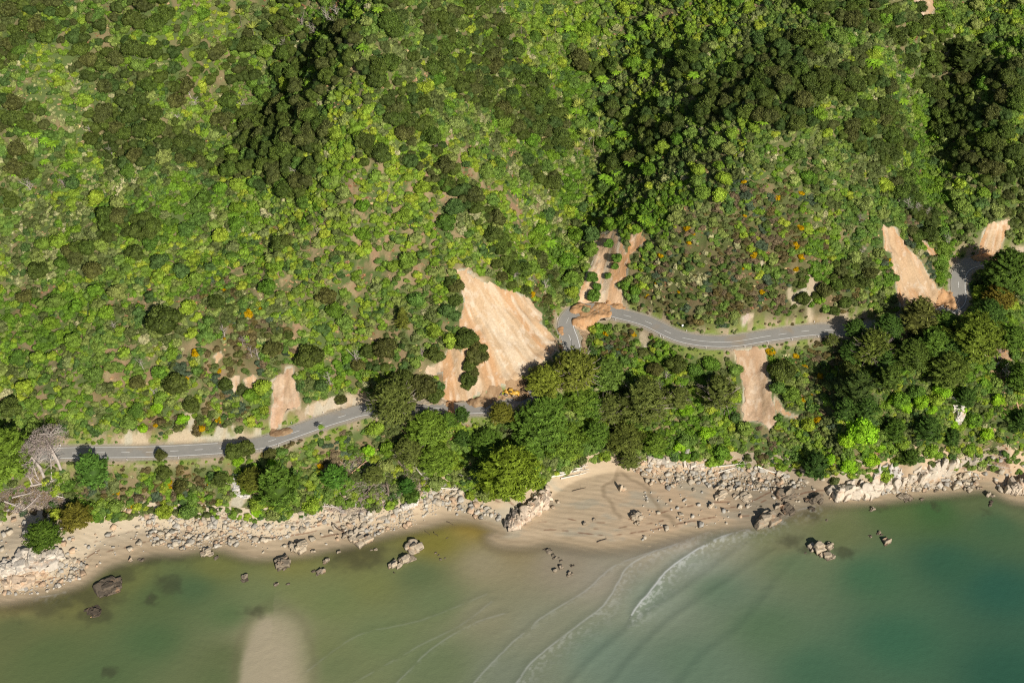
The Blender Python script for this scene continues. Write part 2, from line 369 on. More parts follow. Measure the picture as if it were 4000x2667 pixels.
SL['rib'] = C6([(1545,-10),(1580,0),(1640,50),(1700,130),(1785,195),(1785,240),(1745,215),(1710,190),(1655,120),(1580,35)])
SL['corner'] = C6([(2070,20),(2110,-20),(2180,-40),(2245,-50),(2235,40),(2190,150),(2260,190),(2262,222),(2130,245),(2000,235),(2000,200),(2040,170),(2045,100)])
SL['lower'] = C6([(345,838),(480,826),(575,850),(580,960),(605,1060),(612,1150),(640,1260),(645,1340),(600,1385),(560,1350),(480,1335),(415,1345),(410,1240),(420,1100),(400,980),(365,920)])
SL['tail'] = C6([(625,1145),(665,1180),(700,1260),(800,1295),(800,1325),(700,1295),(640,1250)])
SL['left'] = C4([(1865,1050),(1960,1010),(1965,960),(2020,955),(2025,1050),(2060,1130),(2075,1240),(1990,1262),(1940,1330),(1930,1385),(1868,1410),(1860,1350),(1880,1200)])
SL['patch_a'] = C4([(1590,1035),(1650,1018),(1640,1075),(1600,1140),(1580,1120)])
SL['patch_b'] = C4([(1675,1050),(1740,1015),(1820,1050),(1790,1112),(1700,1105)])
SL['patch_c'] = C4([(1465,885),(1520,850),(1538,890),(1500,920)])
SL['top'] = [(x*.567+2666, y*.567) for x, y in [(1580,-60),(1725,-60),(1735,80),(1712,135),(1640,85),(1590,10)]]
SL['east_a'] = C6([(2018,590),(2070,550),(2125,555),(2140,650),(2150,700),(2090,650)])
SL['east_b'] = C6([(2080,860),(2130,780),(2210,800),(2240,870),(2290,950),(2230,935),(2170,860),(2125,950),(2095,930)])
SL['bank_west'] = C4([(2100,1262),(2150,1210),(2250,1180),(2400,1150),(2480,1170),(2500,1215),(2351,1248),(2200,1285)])
SL['bank_mid'] = C5([(450,1165),(560,1175),(720,1185),(740,1215),(600,1225),(500,1205)])
SL['bank_far'] = C6([(2265,150),(2351,130),(2420,130),(2430,190),(2270,200)])
SL['toe_rock'] = C6([(405,620),(485,585),(492,625),(450,650),(410,688)])
BANKS = [C4([(1190,1345),(1300,1400),(1420,1420),(1560,1380),(1700,1400),(1790,1420),(1790,1470),(1500,1510),(1200,1515),(960,1505),(860,1490),(860,1450),(1000,1460),(1150,1500)]),
         C6([(740,430),(860,420),(880,350),(960,400),(940,470),(900,520),(910,640),(860,650),(850,560),(760,520)]), C6([(1020,590),(1130,590),(1170,640),(1100,660),(1020,660)]),
         C6([(380,450),(410,490),(380,500)]), C6([(500,260),(555,225),(550,270),(510,285)]), C4([(1290,1300),(1350,1290),(1350,1340),(1300,1350)]),
         C5([(2060,740),(2110,740),(2105,785),(2065,785)]), C5([(2080,880),(2165,880),(2165,920),(2085,915)]),
         C7([(1590,170),(1660,170),(1660,240),(1730,290),(1660,360),(1590,330),(1580,250)])]
SLW = {k: W(v) for k, v in SL.items()}
BKW = [W(v) for v in BANKS]
def polydist(P, X, Y):
    d = np.full(X.shape, -99.0); xs = [p[0] for p in P]; ys = [p[1] for p in P]
    m = (X > min(xs)-5) & (X < max(xs)+5) & (Y > min(ys)-5) & (Y < max(ys)+5)
    if m.any():
        dd, _, _ = segdist(P, X[m], Y[m], True); ins = inpoly(P, X[m], Y[m]); d[m] = np.where(ins, dd, -dd)
    return d
bare = np.zeros(GX.shape); bared = np.zeros(GX.shape)
for k, P in SLW.items():
    d = polydist(P, GX, GY); dep = 2.2 if k in ('main', 'right', 'lower') else 1.0
    GZ = GZ-dep*sstep(0, 5, d); bare = np.maximum(bare, sstep(-0.3, 0.3, d)); bared = np.maximum(bared, d > -1.1)
for P in BKW: bare = np.maximum(bare, sstep(-0.5, 0.5, polydist(P, GX, GY)+(fbm(GX, GY, 4, 3, 31)-.5)*7)*0.9)

# ------------------------------------------------------------------ hillside (ground, also the sea bed)
def lerpc(c, f, d): return c*(1-f[..., None])+np.array(d)*f[..., None]
nA = fbm(GX, GY, 14, 4, 5); nB = fbm(GX, GY, 3.5, 3, 6)
C = np.zeros(GX.shape+(3,))+np.array((0.085,0.118,0.036))
low_ = sstep(14, 0, GX+45)*sstep(420, 400, GY)*sstep(-120, -60, -np.abs(GX+120)) + sstep(60, 40, GZ)*(GX < -20)
low_ = low_.clip(0, 1)
C = lerpc(C, sstep(0.54, 0.66, nA)*.7, (0.17,0.15,0.07)); C = lerpc(C, sstep(0.58, 0.70, nB)*.6, (0.24,0.175,0.10))
C = lerpc(C, low_*sstep(.44, .6, nB)*.6, (0.23,0.175,0.10)); C = lerpc(C, low_*sstep(.55, .7, fbm(GX, GY, 7, 3, 41))*.5, (0.25,0.15,0.09))
strip = sstep(8.5, 5.5, rd)*(GZ < 60)
C = lerpc(C, strip*sstep(.35, .55, nB), (0.17,0.21,0.05)); C = lerpc(C, strip*sstep(.55, .4, nB)*.8, (0.36,0.28,0.19))
C = lerpc(C, sstep(5.0, 4.0, rd), (0.36,0.32,0.26))
TANB = []
for (a, b, rx_, ry_, t_) in [(1550,1050,130,70,0),(1450,950,110,70,0),(1400,800,130,60,0),(1700,740,140,70,0),(1850,650,180,60,-45),(950,1050,90,40,0),(500,1180,90,50,0),(420,1440,90,50,0),(280,1560,80,50,0),(1250,930,100,60,0),(1330,800,70,60,0),(2960,60,40,60,0),(1850,1050,70,50,0),(150,1960,110,40,0),(1080,1100,80,60,0),(1350,1150,60,60,0),(1150,680,80,50,0),(1980,760,130,70,-35),(1620,900,120,80,0),(1500,680,90,50,0),(1750,900,90,60,0),(1150,1320,70,50,0),(870,1330,120,60,0),(2750,1170,120,50,0),(3100,1080,110,70,0),(3200,1200,60,50,0),(1320,1790,50,30,0),(1250,1850,70,50,0)]:
    q = cast(a, b); TANB.append((q[0][0], q[1][0], rx_/9.3, ry_/9.3*.95, math.radians(t_)))
def tanmask(x, y):
    f = np.zeros(np.shape(x))
    for (cx, cy, a, b, t) in TANB:
        u = (x-cx)*math.cos(t)+(y-cy)*math.sin(t); v = -(x-cx)*math.sin(t)+(y-cy)*math.cos(t); f = np.maximum(f, sstep(1.35, .6, np.hypot(u/a, v/b)))
    return f*sstep(.50, .60, fbm(x, y, 3.2, 4, 507))
tm = tanmask(GX, GY); C = lerpc(C, tm*.9, (0.27,0.21,0.115)); C = lerpc(C, tm*sstep(.5, .65, fbm(GX, GY, 2.2, 3, 508))*.7, (0.27,0.16,0.10))
C = lerpc(C, bare*.95, (0.44,0.36,0.25)); C = lerpc(C, bare*sstep(.45, .6, nB)*.8, (0.40,0.38,0.30))
C = lerpc(C, sstep(1.5, -0.2, GZ)*(sdw < 30), (0.42,0.33,0.21)); C = lerpc(C, sstep(30, 8, sdw)*sstep(7, 3, GZ), (0.45,0.36,0.25))
def grid_mesh(name, X, Y, Z, Cc, m, mask=None, smooth=True):
    ny, nx = X.shape; i = np.arange(ny*nx).reshape(ny, nx)
    Q = np.stack([i[:-1,:-1], i[:-1,1:], i[1:,1:], i[1:,:-1]], -1)
    if mask is not None: Q = Q[mask[:-1,:-1] & mask[:-1,1:] & mask[1:,1:] & mask[1:,:-1]]
    Q = Q.reshape(-1, 4); V = np.stack([X, Y, Z], -1).reshape(-1, 3); Cc = Cc.reshape(-1, 3)
    if mask is not None:
        u, inv = np.unique(Q, return_inverse=True); V = V[u]; Cc = Cc[u]; Q = inv.reshape(-1, 4)
    mb = MB(); mb.add(V, Q=Q); return mb.mesh(name, [m], smooth=smooth, colattr=Cc)
GH = GZ.copy(); tw_ = np.interp(GX, [float(at_z(*q)[0]) for q in TOE], [float(at_z(*q)[1]) for q in TOE])
for k, P in SLW.items(): GH -= 1.8*sstep(.3, 2.2, polydist(P, GX, GY))
GH -= .5*sstep(3.5, 1.5, GY-tw_)*sstep(-11, -8, sdw)*(sdw < 60)
gor = np.zeros(GX.shape)
for (a, b, rx_, ry_) in [(2750,1120,330,130),(3050,950,200,150),(3150,1150,180,100),(850,1180,90,90),(960,1330,160,90),(3230,1500,110,140)]:
    q = cast(a, b); gor = np.maximum(gor, sstep(1.3, .6, np.hypot((GX-q[0])/(rx_/9.3), (GY-q[1])/(ry_/9.3))))
C = lerpc(C, gor*(1-bare)*.6*(rd > 6), (0.085,0.08,0.032))
tag(link("hillside", grid_mesh("hillside", GX, GY, GH, C, M['earth'])), kind='structure')

# ------------------------------------------------------------------ slips: bare faces, each a surface of its own
def patch(name, P, res, hf, cf, m, kind='structure', **tg):
    xs = [p[0] for p in P]; ys = [p[1] for p in P]
    X, Y = np.meshgrid(np.arange(min(xs)-1, max(xs)+1, res), np.arange(min(ys)-1, max(ys)+1, res))
    d = polydist(P, X, Y)+(fbm(X, Y, 3.0, 4, 77)-.5)*4.0
    Z = zt(X, Y)+hf(X, Y, d); o = link(name, grid_mesh(name, X, Y, Z, cf(X, Y, d, Z), m, mask=d > -0.3))
    return tag(o, kind=kind, **tg)
CREAM = (0.47,0.335,0.205); ORANGE = (0.44,0.235,0.105); PALE = (0.56,0.46,0.335); BROWN = (0.27,0.165,0.09)
def slip(key, apex, orange=0.4, pale=0.4, brown=0.0, base=CREAM, rough=0.5, label=None):
    ax, ay = [q[0] for q in cast(*apex)]
    def pol(X, Y): return np.arctan2(X-ax, -(Y-ay))*45, np.hypot(X-ax, Y-ay)
    def hf(X, Y, d):
        u, v = pol(X, Y)
        s = fbm(u, v*.14, 3.0, 4, 51)-.5; g = np.abs(fbm(u, v*.10, 7.0, 2, 52)-.5)
        return 0.10+sstep(0, 3, d)*(s*3.6*rough+g*3.4*rough)+(fbm(X, Y, 2.5, 3, 54)-.5)*.9*rough+(fbm(X, Y, 0.9, 2, 53)-.5)*0.5*rough-0.15*sstep(.4, -.3, d)
    def cf(X, Y, d, Z):
        u, v = pol(X, Y); n1 = fbm(u, v*.12, 5, 4, 61); n2 = fbm(u, v*.2, 2.2, 3, 62); n3 = fbm(X, Y, 9, 3, 63); n4 = fbm(X, Y, 1.6, 3, 64)
        c = np.zeros(X.shape+(3,))+np.array(base)
        c = lerpc(c, sstep(.45, .65, n1)*orange*1.6*sstep(.3, .6, n3), ORANGE); c = lerpc(c, sstep(6, 0, d)*orange*.9*sstep(.35,.6,n2), ORANGE)
        c = lerpc(c, (sstep(.5, .66, n2)*pale*1.3).clip(0, 1), PALE); c = lerpc(c, sstep(.6, .72, n4)*.4, (0.66,0.58,0.47))
        c = lerpc(c, brown*sstep(.4, .6, n1), BROWN); c = lerpc(c, sstep(.56, .7, fbm(u, v*.1, 1.5, 3, 65))*.5, (0.36,0.26,0.16))
        return c
    return patch("landslide_scar", SLW[key], 0.45, hf, cf, M['earth'])
slip('main', (1650, 850), .42, .5, 0, rough=.34); slip('gully', (2450, 700), .55, .7, .0, base=(0.62,0.43,0.27), rough=.3); slip('spot', (2500, 700), .9, .1)
slip('right', (3400, 640), .8, .45, .05, rough=.5); slip('rib', (3450, 500), .8, .3); slip('corner', (3950, 600), .35, .4)
slip('lower', (2960, 800), .12, .3, .35, base=(0.42,0.30,0.20), rough=.55); slip('tail', (2960, 900), .3, .2, .3)
slip('left', (1120, 900), .35, .4, .25, base=(0.47,0.33,0.23), rough=.5)
for k in ('patch_a', 'patch_b', 'patch_c'): slip(k, (900, 1000), .15, .7, .1)
slip('top', (3640, -300), .3, .5, .1); slip('east_a', (3800, 800), .5, .2, .3); slip('east_b', (3850, 1000), .5, .2, .5)
for k in ('bank_west', 'bank_mid', 'bank_far'): slip(k, (1450, 900), .1, .3, .1, base=(0.38,0.34,0.26), rough=.7)
slip('toe_rock', (2900, 900), 0, .1, .2, base=(0.45,0.37,0.32))
# ------------------------------------------------------------------ road
def ribbon(mb, off0, off1, dz, s0=0, s1=1e9, step=1.2, colf=None, mi=0):
    L = road_len; s = np.arange(max(s0, 0), min(s1, L[-1]), step); s = np.append(s, min(s1, L[-1]))
    P = np.stack([np.interp(s, L, road3[:,k]) for k in range(3)], 1); T = np.gradient(P[:,:2], axis=0); T = unit(T); Nn = np.stack([-T[:,1], T[:,0]], 1)
    off0 = off0(s) if callable(off0) else off0; off1 = off1(s) if callable(off1) else off1
    A = np.concatenate([P[:,:2]+Nn*np.reshape(off1, (-1, 1)), (P[:,2]+dz)[:,None]], 1); B = np.concatenate([P[:,:2]+Nn*np.reshape(off0, (-1, 1)), (P[:,2]+dz)[:,None]], 1)
    n = len(s); V = np.stack([A, B], 1).reshape(-1, 3); i = np.arange(n-1)*2
    mb.add(V, Q=np.stack([i, i+1, i+3, i+2], 1), mi=mi)
seg = np.hypot(*np.diff(road3[:,:2], axis=0).T); road_len = np.concatenate([[0], np.cumsum(seg)])
def s_at(px, py, z=None):
    x, y = cast(px, py); d, p, _ = segdist(RL, x, y); return float(np.interp(p[0], np.arange(len(RL)), road_len))
def m_road(nt, p, out):
    g = N(nt, "ShaderNodeNewGeometry").outputs["Position"]
    c = mixc(nt, noise(nt, 0.35, 5, g, .65), (0.225,0.218,0.20), (0.34,0.325,0.29)); c = mixc(nt, 1.0, c, mixc(nt, noise(nt, 3.5, 3, g), (.85,.85,.85), (1.15,1.15,1.15)), 'MULTIPLY')
    mud = mapr(nt, noise(nt, 0.09, 4, g), .56, .70, 0, .55); c = mixc(nt, mud, c, (0.33,0.25,0.16))
    nt.links.new(c, p.inputs["Base Color"]); p.inputs["Roughness"].default_value = .8
M['road'] = mat("asphalt", m_road); M['paint'] = plain("road_paint", (0.78,0.78,0.75)); M['concrete'] = plain("kerb_concrete", (0.42,0.38,0.31), .85)
s_hp = s_at(2243, 1310); wf = lambda s: 3.15+0.4*np.exp(-((s-s_hp)/14)**2)
mb = MB(); ribbon(mb, lambda s: -wf(s), wf, 0.06); road = tag(link("road", mb.mesh("road", [M['road']], smooth=True)), kind='structure')
mb = MB(); ribbon(mb, lambda s: -wf(s)+.28, lambda s: -wf(s)+.5, 0.066)
link("edge_line", mb.mesh("edge_line", [M['paint']]), road)
mb = MB(); ribbon(mb, lambda s: wf(s)-.45, lambda s: wf(s)-.28, 0.066, 0, s_at(850, 1751)); link("edge_line", mb.mesh("edge_line", [M['paint']]), road)
mb = MB(); s = 2.0; sa, sb = s_at(2666, 1319), s_at(3010, 1310)
while s < road_len[-1]:
    if not (sa < s < sb): ribbon(mb, -.09, .09, 0.066, s, s+3.4, 1)
    s += 10
ribbon(mb, -.09, .09, .066, sa, sb); link("centre_line", mb.mesh("centre_line", [M['paint']]), road)
mb = MB(); ribbon(mb, wf, lambda s: wf(s)+.3, 0.10); link("kerb", mb.mesh("kerb", [M['concrete']]), road)
# low guard rail by the slumped shoulder
# ------------------------------------------------------------------ debris heaps pushed over the road
def heap(P, h, cols, label, seed):
    def hf(X, Y, d):
        base = .3*sstep(-.2, .8, d); return base+h*sstep(-.4, 2.6, d)*(.6+.8*fbm(X, Y, 3.5, 3, seed))+(fbm(X, Y, 1.2, 4, seed+1)-.5)*1.0*sstep(0, 1, d)-.25*sstep(.5, -.3, d)
    def cf(X, Y, d, Z):
        c = np.zeros(X.shape+(3,))+np.array(cols[0]); c = lerpc(c, sstep(.4, .62, fbm(X, Y*.6, 3, 4, seed+2)), cols[1]); return lerpc(c, sstep(.6, .75, fbm(X, Y, .8, 2, seed+3))*.5, cols[2])
    patch("landslide_debris", P, .4, hf, cf, M['earth'], kind='', label=label, cat="debris")
OR2 = ((0.46,0.27,0.135), (0.37,0.21,0.10), (0.52,0.36,0.21)); BR2 = ((0.33,0.22,0.125), (0.26,0.165,0.09), (0.4,0.3,0.19))
heap(W([(2228,1217),(2252,1188),(2290,1184),(2326,1184),(2371,1172),(2425,1176),(2450,1202),(2441,1214),(2396,1218),(2385,1236),(2353,1242),(2335,1262),(2300,1282),(2257,1278),(2237,1268),(2234,1257),(2237,1245),(2250,1229),(2237,1222)]), 1.15, OR2, "orange clay debris heaped over the road at the hairpin bend", 101)
heap(W(C5([(860,1200),(930,1160),(1010,1120),(1085,1085),(1200,1065),(1255,1045),(1280,1100),(1310,1180),(1220,1195),(1150,1170),(1060,1195),(990,1235),(880,1228)])), 1.3, BR2, "brown soil debris spread over the road below the biggest slip", 111)
heap(W(C6([(1750,450),(1800,425),(1850,440),(1885,510),(1880,555),(1800,560),(1740,540)])), 1.8, OR2, "orange brown debris fan over the road edge below the steep right slip", 121)
heap(W(C6([(1995,205),(2060,175),(2130,195),(2200,185),(2265,190),(2260,222),(2130,245),(2010,235)])), 1.8, OR2, "orange debris blocking the road in the top right corner bend", 131)
heap(W(C5([(715,1200),(760,1180),(790,1200),(775,1290),(765,1400),(755,1510),(740,1440),(735,1300)])), .5, OR2, "narrow chute of orange debris running down between two coastal trees", 141)
heap(W(C4([(1870,1380),(1960,1370),(2040,1385),(2000,1420),(1900,1450),(1850,1440)])), .35, BR2, "thin muddy debris washed over the road under the left hand slip", 151)
heap(W(C5([(1640,720),(1700,690),(1770,650),(1840,625),(1740,680),(1700,760),(1690,870),(1660,880),(1650,800)])), .25, ((0.30,0.21,0.13),(0.38,0.27,0.16),(0.22,0.15,0.09)), "churned brown mud with wheel tracks beside the hairpin bend", 161)
heap(W(C5([(1498,700),(1520,690),(1545,730),(1530,800),(1520,850),(1500,830)])), .6, OR2, "small orange clay slump on the inner verge of the hairpin", 171)

# ------------------------------------------------------------------ beach
def m_beach(nt, p, out):
    a = N(nt, "ShaderNodeAttribute"); a.attribute_name = "Col"; g = N(nt, "ShaderNodeNewGeometry").outputs["Position"]
    mp = N(nt, "ShaderNodeMapping"); nt.links.new(g, mp.inputs[0]); mp.inputs["Scale"].default_value = (0.25, 1.0, 1); mp.inputs["Rotation"].default_value = (0, 0, .15)
    n1 = noise(nt, .8, 5, mp.outputs[0], .65); n2 = noise(nt, 5, 3, g)
    c = mixc(nt, 1.0, a.outputs["Color"], mixc(nt, n1, (.8,.79,.78), (1.18,1.19,1.2)), 'MULTIPLY'); c = mixc(nt, 1.0, c, mixc(nt, n2, (.88,.88,.88), (1.1,1.1,1.1)), 'MULTIPLY')
    nt.links.new(c, p.inputs["Base Color"]); p.inputs["Roughness"].default_value = .85; bump(nt, p, n1, .25, .5)
M['sand'] = mat("beach_sand", m_beach)
X, Y = np.meshgrid(np.arange(-250, 250, .45), np.arange(300, 400, .45))
toe = np.array([at_z(*q) for q in TOE]); toe = np.array([[float(a), float(b)] for a, b in toe])
m_ = (np.interp(X, toe[:,0], toe[:,1])+5 > Y)
dw, pw, _ = segdist([tuple(p) for p in WLw], X, Y); dwl = np.where(inpoly(wpoly, X, Y), dw, -dw); m_ &= dwl > -14
bz = zt(X, Y)+.10+(fbm(X*.5+Y*.2, Y, 4, 3, 201)-.5)*.25*sstep(0, 4, dwl)
rip = np.sin((Y+X*.25+6*fbm(X, Y, 20, 2, 202))*2.2); bz += rip*.035
streams = [W(C8([(1905,100),(1870,180),(1800,220),(1810,280),(1860,330),(1880,380),(1920,430)])), W(C8([(1930,110),(2000,150),(2070,180),(2110,210),(2120,270),(2170,330),(2220,400),(2300,470)]))]
Cb = np.zeros(X.shape+(3,))+np.array((0.44,0.345,0.23))
PX, PY, _ = project(X, Y, bz)
Cb = lerpc(Cb, sstep(2300, 2600, PX)*.6, (0.46,0.33,0.21))
Cb = lerpc(Cb, sstep(.5, .7, fbm(X, Y*2, 10, 4, 203))*.6*(PX > 1800), (0.33,0.31,0.24))
Cb = lerpc(Cb, sstep(4.5, 12, dwl)*(PX < 1700)*.7, (0.52,0.44,0.32))
Cb = lerpc(Cb, sstep(3.2, .3, dwl+(fbm(X, Y, 6, 2, 204)-.5)*3), (0.34,0.265,0.17)); Cb = lerpc(Cb, sstep(.5, -2.5, dwl), (0.29,0.235,0.155))
greyz = sstep(2780, 2950, PX)*sstep(3330, 3150, PX); Cb = lerpc(Cb, greyz*.8, (0.24,0.20,0.14))
for sp in streams:
    d, _, _ = segdist(sp, X, Y+(fbm(X, Y, 5, 2, 209)-.5)*4); Cb = lerpc(Cb, sstep(1.5, .2, d)*.6, (0.24,0.18,0.11)); bz -= .12*sstep(1.6, .3, d)
for q in range(3):                       # wrack lines
    dd = np.abs(dwl-(3.4+q*3.2+3*fbm(X, Y, 25, 2, 210+q))); Cb = lerpc(Cb, sstep(.5, .15, dd)*sstep(.5, .62, fbm(X, Y, 5, 3, 213+q))*.8, (0.16,0.075,0.04))
tag(link("beach", grid_mesh("beach", X, Y, bz, Cb, M['sand'], mask=m_)), kind='structure')

# ------------------------------------------------------------------ sea
WCOL = [(200,2560,92,100,62),(50,2450,96,98,62),(60,2360,150,128,84),(300,2330,118,108,62),(500,2250,112,108,62),(620,2330,88,98,60),(850,2200,118,112,62),(750,2300,78,96,64),(900,2400,92,106,68),(1150,2320,122,120,78),(1150,2200,128,118,68),
 (1400,2160,116,104,60),(1300,2350,116,118,76),(1450,2280,122,118,72),(1640,2250,96,102,68),(1700,2120,128,112,46),(1850,2050,136,116,48),(1900,2200,140,130,98),(2000,2150,136,122,86),(1900,2400,126,122,92),(1700,2350,110,114,80),
 (2200,2200,140,128,104),(2350,2250,142,134,112),(2500,2150,148,138,114),(2100,2450,124,124,98),(1700,2600,108,112,82),(2000,2640,112,118,94),(1300,2600,110,112,78),(1480,2480,112,116,80),
 (2650,2110,152,140,118),(2700,2200,132,138,118),(2560,2330,118,128,106),(2350,2560,104,120,98),(2850,2100,140,138,112),(3000,2090,116,122,88),(3100,2200,92,112,80),(2800,2300,96,116,88),(3250,2070,98,108,68),(3150,2000,118,112,80),
 (3050,2120,110,112,80),(3500,2000,78,100,56),(3650,2000,58,92,48),(3800,1960,84,98,62),(3900,2050,60,92,60),(3980,1990,92,104,70),(3700,2200,44,86,62),(3400,2250,60,98,68),(3900,2300,34,82,64),(3500,2500,50,94,68),(3950,2640,36,82,62),(3000,2450,80,106,76),(2700,2600,92,112,86),(3200,2620,62,98,72),(2500,2660,98,116,94),
 (1040,2450,156,146,112),(1040,2540,160,148,112),(1060,2640,158,146,110),(880,2560,98,102,66),(1240,2540,118,116,78),(1040,2350,112,116,78),(400,2640,86,98,62),(600,2500,80,98,62),(850,2640,96,102,66)]
wa = np.array(WCOL, float); ux, uy = at_z(wa[:,0], wa[:,1], 0.0)
wa[:,2:] *= np.where((wa[:,0] < 1780)[:,None] & (wa[:,2:3]-wa[:,4:5] > 10) & ~((wa[:,0:1] > 900) & (wa[:,0:1] < 1150) & (wa[:,1:2] > 2400)), np.array([[.93,1.0,.90]]), 1.0)
lin = (wa[:,2:]/255); lin = np.where(lin <= .04045, lin/12.92, ((lin+.055)/1.055)**2.4)/1.02*1.02*np.array([.94, .97, 1.07]); lin = lin*np.where((wa[:,0:1] > 1700) & (wa[:,0:1] < 2800), 1.08, 1.0)*np.where(wa[:,0:1] > 2900, np.array([[1.05, 1.0, .9]]), 1.0)+.012
wgx = axis(-215, 215, .5, -900, 900, 14); wgy = axis(240, 372, .45, -500, 420, 10); X, Y = np.meshgrid(wgx, wgy)
wf2 = np.zeros(X.shape+(3,)); ws = np.zeros(X.shape)
for i in range(len(wa)):
    d2 = ((X-ux[i])/1.0)**2+((Y-uy[i])*1.25)**2; w = 1/(d2+30)**1.6; wf2 += w[..., None]*lin[i]; ws += w
Cw = wf2/ws[..., None]
bx, by = [q for q in at_z(1050, 2625, 0.0)]
xx_ = X-bx+(Y-by)*.06; w_ = 11.0*np.where(xx_ > 0, 1.25, 1.0); sb_d = np.hypot(xx_/w_, (Y-by).clip(0)/25.0)+(fbm(X, Y, 9, 4, 301)-.5)*.18
Cw = lerpc(Cw, sstep(np.where(xx_ > 0, 1.6, 1.12), np.where(xx_ > 0, .25, .82), sb_d)*.85, (0.38,0.33,0.23)); Cw = lerpc(Cw, np.exp(-((sb_d-1.2)/.14)**2)*.25, (0.11,0.10,0.055))
depth = -zt(X, Y); kelp = np.zeros(X.shape)
for (px, py, r, sx) in [(330,2330,9,2.2),(250,2350,9,2),(160,2370,10,2.5),(640,2172,9,2.6),(490,2250,8,1.3),(360,2400,8,1.4),(419,2320,10,1.2),(590,2336,5,1),(650,2290,7,1.6),(430,2620,4,1),(1430,2160,10,2),(1380,2180,10,1.8),(3180,2020,7,1.4),(3100,2110,7,1.6),(3150,2140,6,1.2),(3440,1975,5,1.5),(3875,2000,5,1),(1000,2380,6,1.5),(3290,2150,5,1),(3650,1975,4,1),(1480,2050,3,1)]:
    cx, cy = at_z(px, py, 0.0); d = np.hypot((X-cx)/sx, Y-cy)+(fbm(X, Y, 6, 3, 305)-.5)*8; kelp = np.maximum(kelp, sstep(r*.8, r*.05, d+(fbm(X, Y, 2, 3, 315)-.5)*4)*.55)
Cw = lerpc(Cw, kelp, (0.045,0.045,0.028))
Cw *= (0.94+.12*fbm(X*.6+Y*.5, Y-X*.3, 30, 3, 306))[..., None]
FR = [([(1960,2800),(2040,2632),(2130,2540),(2270,2432),(2360,2362),(2420,2270),(2450,2215),(2540,2160),(2640,2125),(2760,2080),(2880,2050),(2935,2045)], 3.6, .34, .10),
      ([(2470,2400),(2505,2350),(2545,2305),(2600,2235),(2670,2180),(2790,2108),(2900,2072),(2965,2058)], 2.6, .9, .22),
      ([(1780,2760),(1852,2667),(1960,2550),(2080,2440),(2150,2390),(2290,2305),(2400,2210),(2560,2150)], 1.2, .22, .08),
      ([(1540,2680),(1650,2565),(1750,2490),(1860,2430),(1970,2395)], .8, .15, .07), ([(1380,2667),(1500,2600),(1640,2520),(1800,2440),(1920,2350)], .6, .10, .05),
      ([(2200,2700),(2300,2590),(2410,2490),(2520,2400),(2700,2280),(2900,2130)], 0, 0, .11), ([(2360,2700),(2480,2560),(2620,2420),(2780,2310),(3000,2160)], 0, 0, .10),
      ([(2640,2700),(2750,2560),(2900,2440),(3050,2250),(3150,2150)], 0, 0, .06),([(1200,2620),(1400,2480),(1650,2420),(1900,2320)], .4, .08, .05),([(3040,2020),(3090,2000),(3140,1985),(3180,1978)], 2.2, .9, .1),([(150,2330),(200,2325),(250,2312)], 1.2, .7, .05),
      ([(2960,2062),(3010,2055),(3060,2035)], 1.5, .7, .05)]
foam = np.zeros(X.shape); Zw = np.zeros(X.shape)
n5 = fbm(X, Y, 1.1, 3, 310); n6 = fbm(X, Y, 6, 3, 311)
for (L, wd, st, amp) in FR:
    lx, ly = at_z([p[0] for p in L], [p[1] for p in L], 0.0); Pl = [tuple(p) for p in smooth_line(np.stack([lx, ly], 1), 5)]
    d, par, side = segdist(Pl, X+(n6-.5)*2.5, Y+(n6-.5)*1.5); sg = d*side      # side < 0 : seaward
    fade = np.ones(X.shape); Zw += amp*np.exp(-((sg+.6)/1.6)**2)*fade-amp*.5*np.exp(-((sg-2.6)/2)**2)
    if wd: foam = np.maximum(foam, st*np.exp(-((sg)/.36)**2)*sstep(.25, .5, n6)); foam = np.maximum(foam, st*.75*(sg < 0)*np.exp(sg/wd)*sstep(.46, .68, n5))
    Cw = lerpc(Cw, (.10 if wd == 0 else .07)*sstep(.3,.55,fbm(X*.6+Y*.6, (Y-X)*.4, 22, 2, 313))*np.exp(-((sg-1.2)/1.9)**2), (0.03,0.075,0.055))
Zw += (fbm(X*.9+Y*.6, Y-X*.5, 2.0, 3, 312)-.5)*.10
Cw = lerpc(Cw, foam.clip(0, .9), (0.62,0.64,0.62))
def m_sea(nt, p, out):
    a = N(nt, "ShaderNodeAttribute"); a.attribute_name = "Col"; v = N(nt, "ShaderNodeAttribute"); v.attribute_name = "v"; g = N(nt, "ShaderNodeNewGeometry").outputs["Position"]
    mp = N(nt, "ShaderNodeMapping"); nt.links.new(g, mp.inputs[0]); mp.inputs["Scale"].default_value = (0.5, 1.6, 1); mp.inputs["Rotation"].default_value = (0, 0, .5)
    n1 = noise(nt, 1.6, 4, mp.outputs[0], .65)
    nt.links.new(mixc(nt, 1.0, a.outputs["Color"], mixc(nt, n1, (.9,.9,.9), (1.1,1.1,1.1)), 'MULTIPLY'), p.inputs["Base Color"]); p.inputs["Roughness"].default_value = .22; p.inputs["IOR"].default_value = 1.33
    nt.links.new(v.outputs["Fac"], p.inputs["Alpha"]); bump(nt, p, n1, .12, .5)
M['sea'] = mat("sea_water", m_sea)
mk = depth > -1.2; ny, nx = X.shape
dw, _, _ = segdist([tuple(p) for p in WLw], X, Y); dl = np.where(inpoly(wpoly, X, Y), dw, -dw)
alpha = np.clip(sstep(.4, -8, dl)*.99, 0, 1)
i = np.arange(ny*nx).reshape(ny, nx); Q = np.stack([i[:-1,:-1], i[:-1,1:], i[1:,1:], i[1:,:-1]], -1)[(dl < 1.5)[:-1,:-1]]
mb = MB(); mb.add(np.stack([X, Y, Zw*sstep(0, -3, dl)+.06], -1).reshape(-1, 3), Q=Q, a=alpha.ravel())
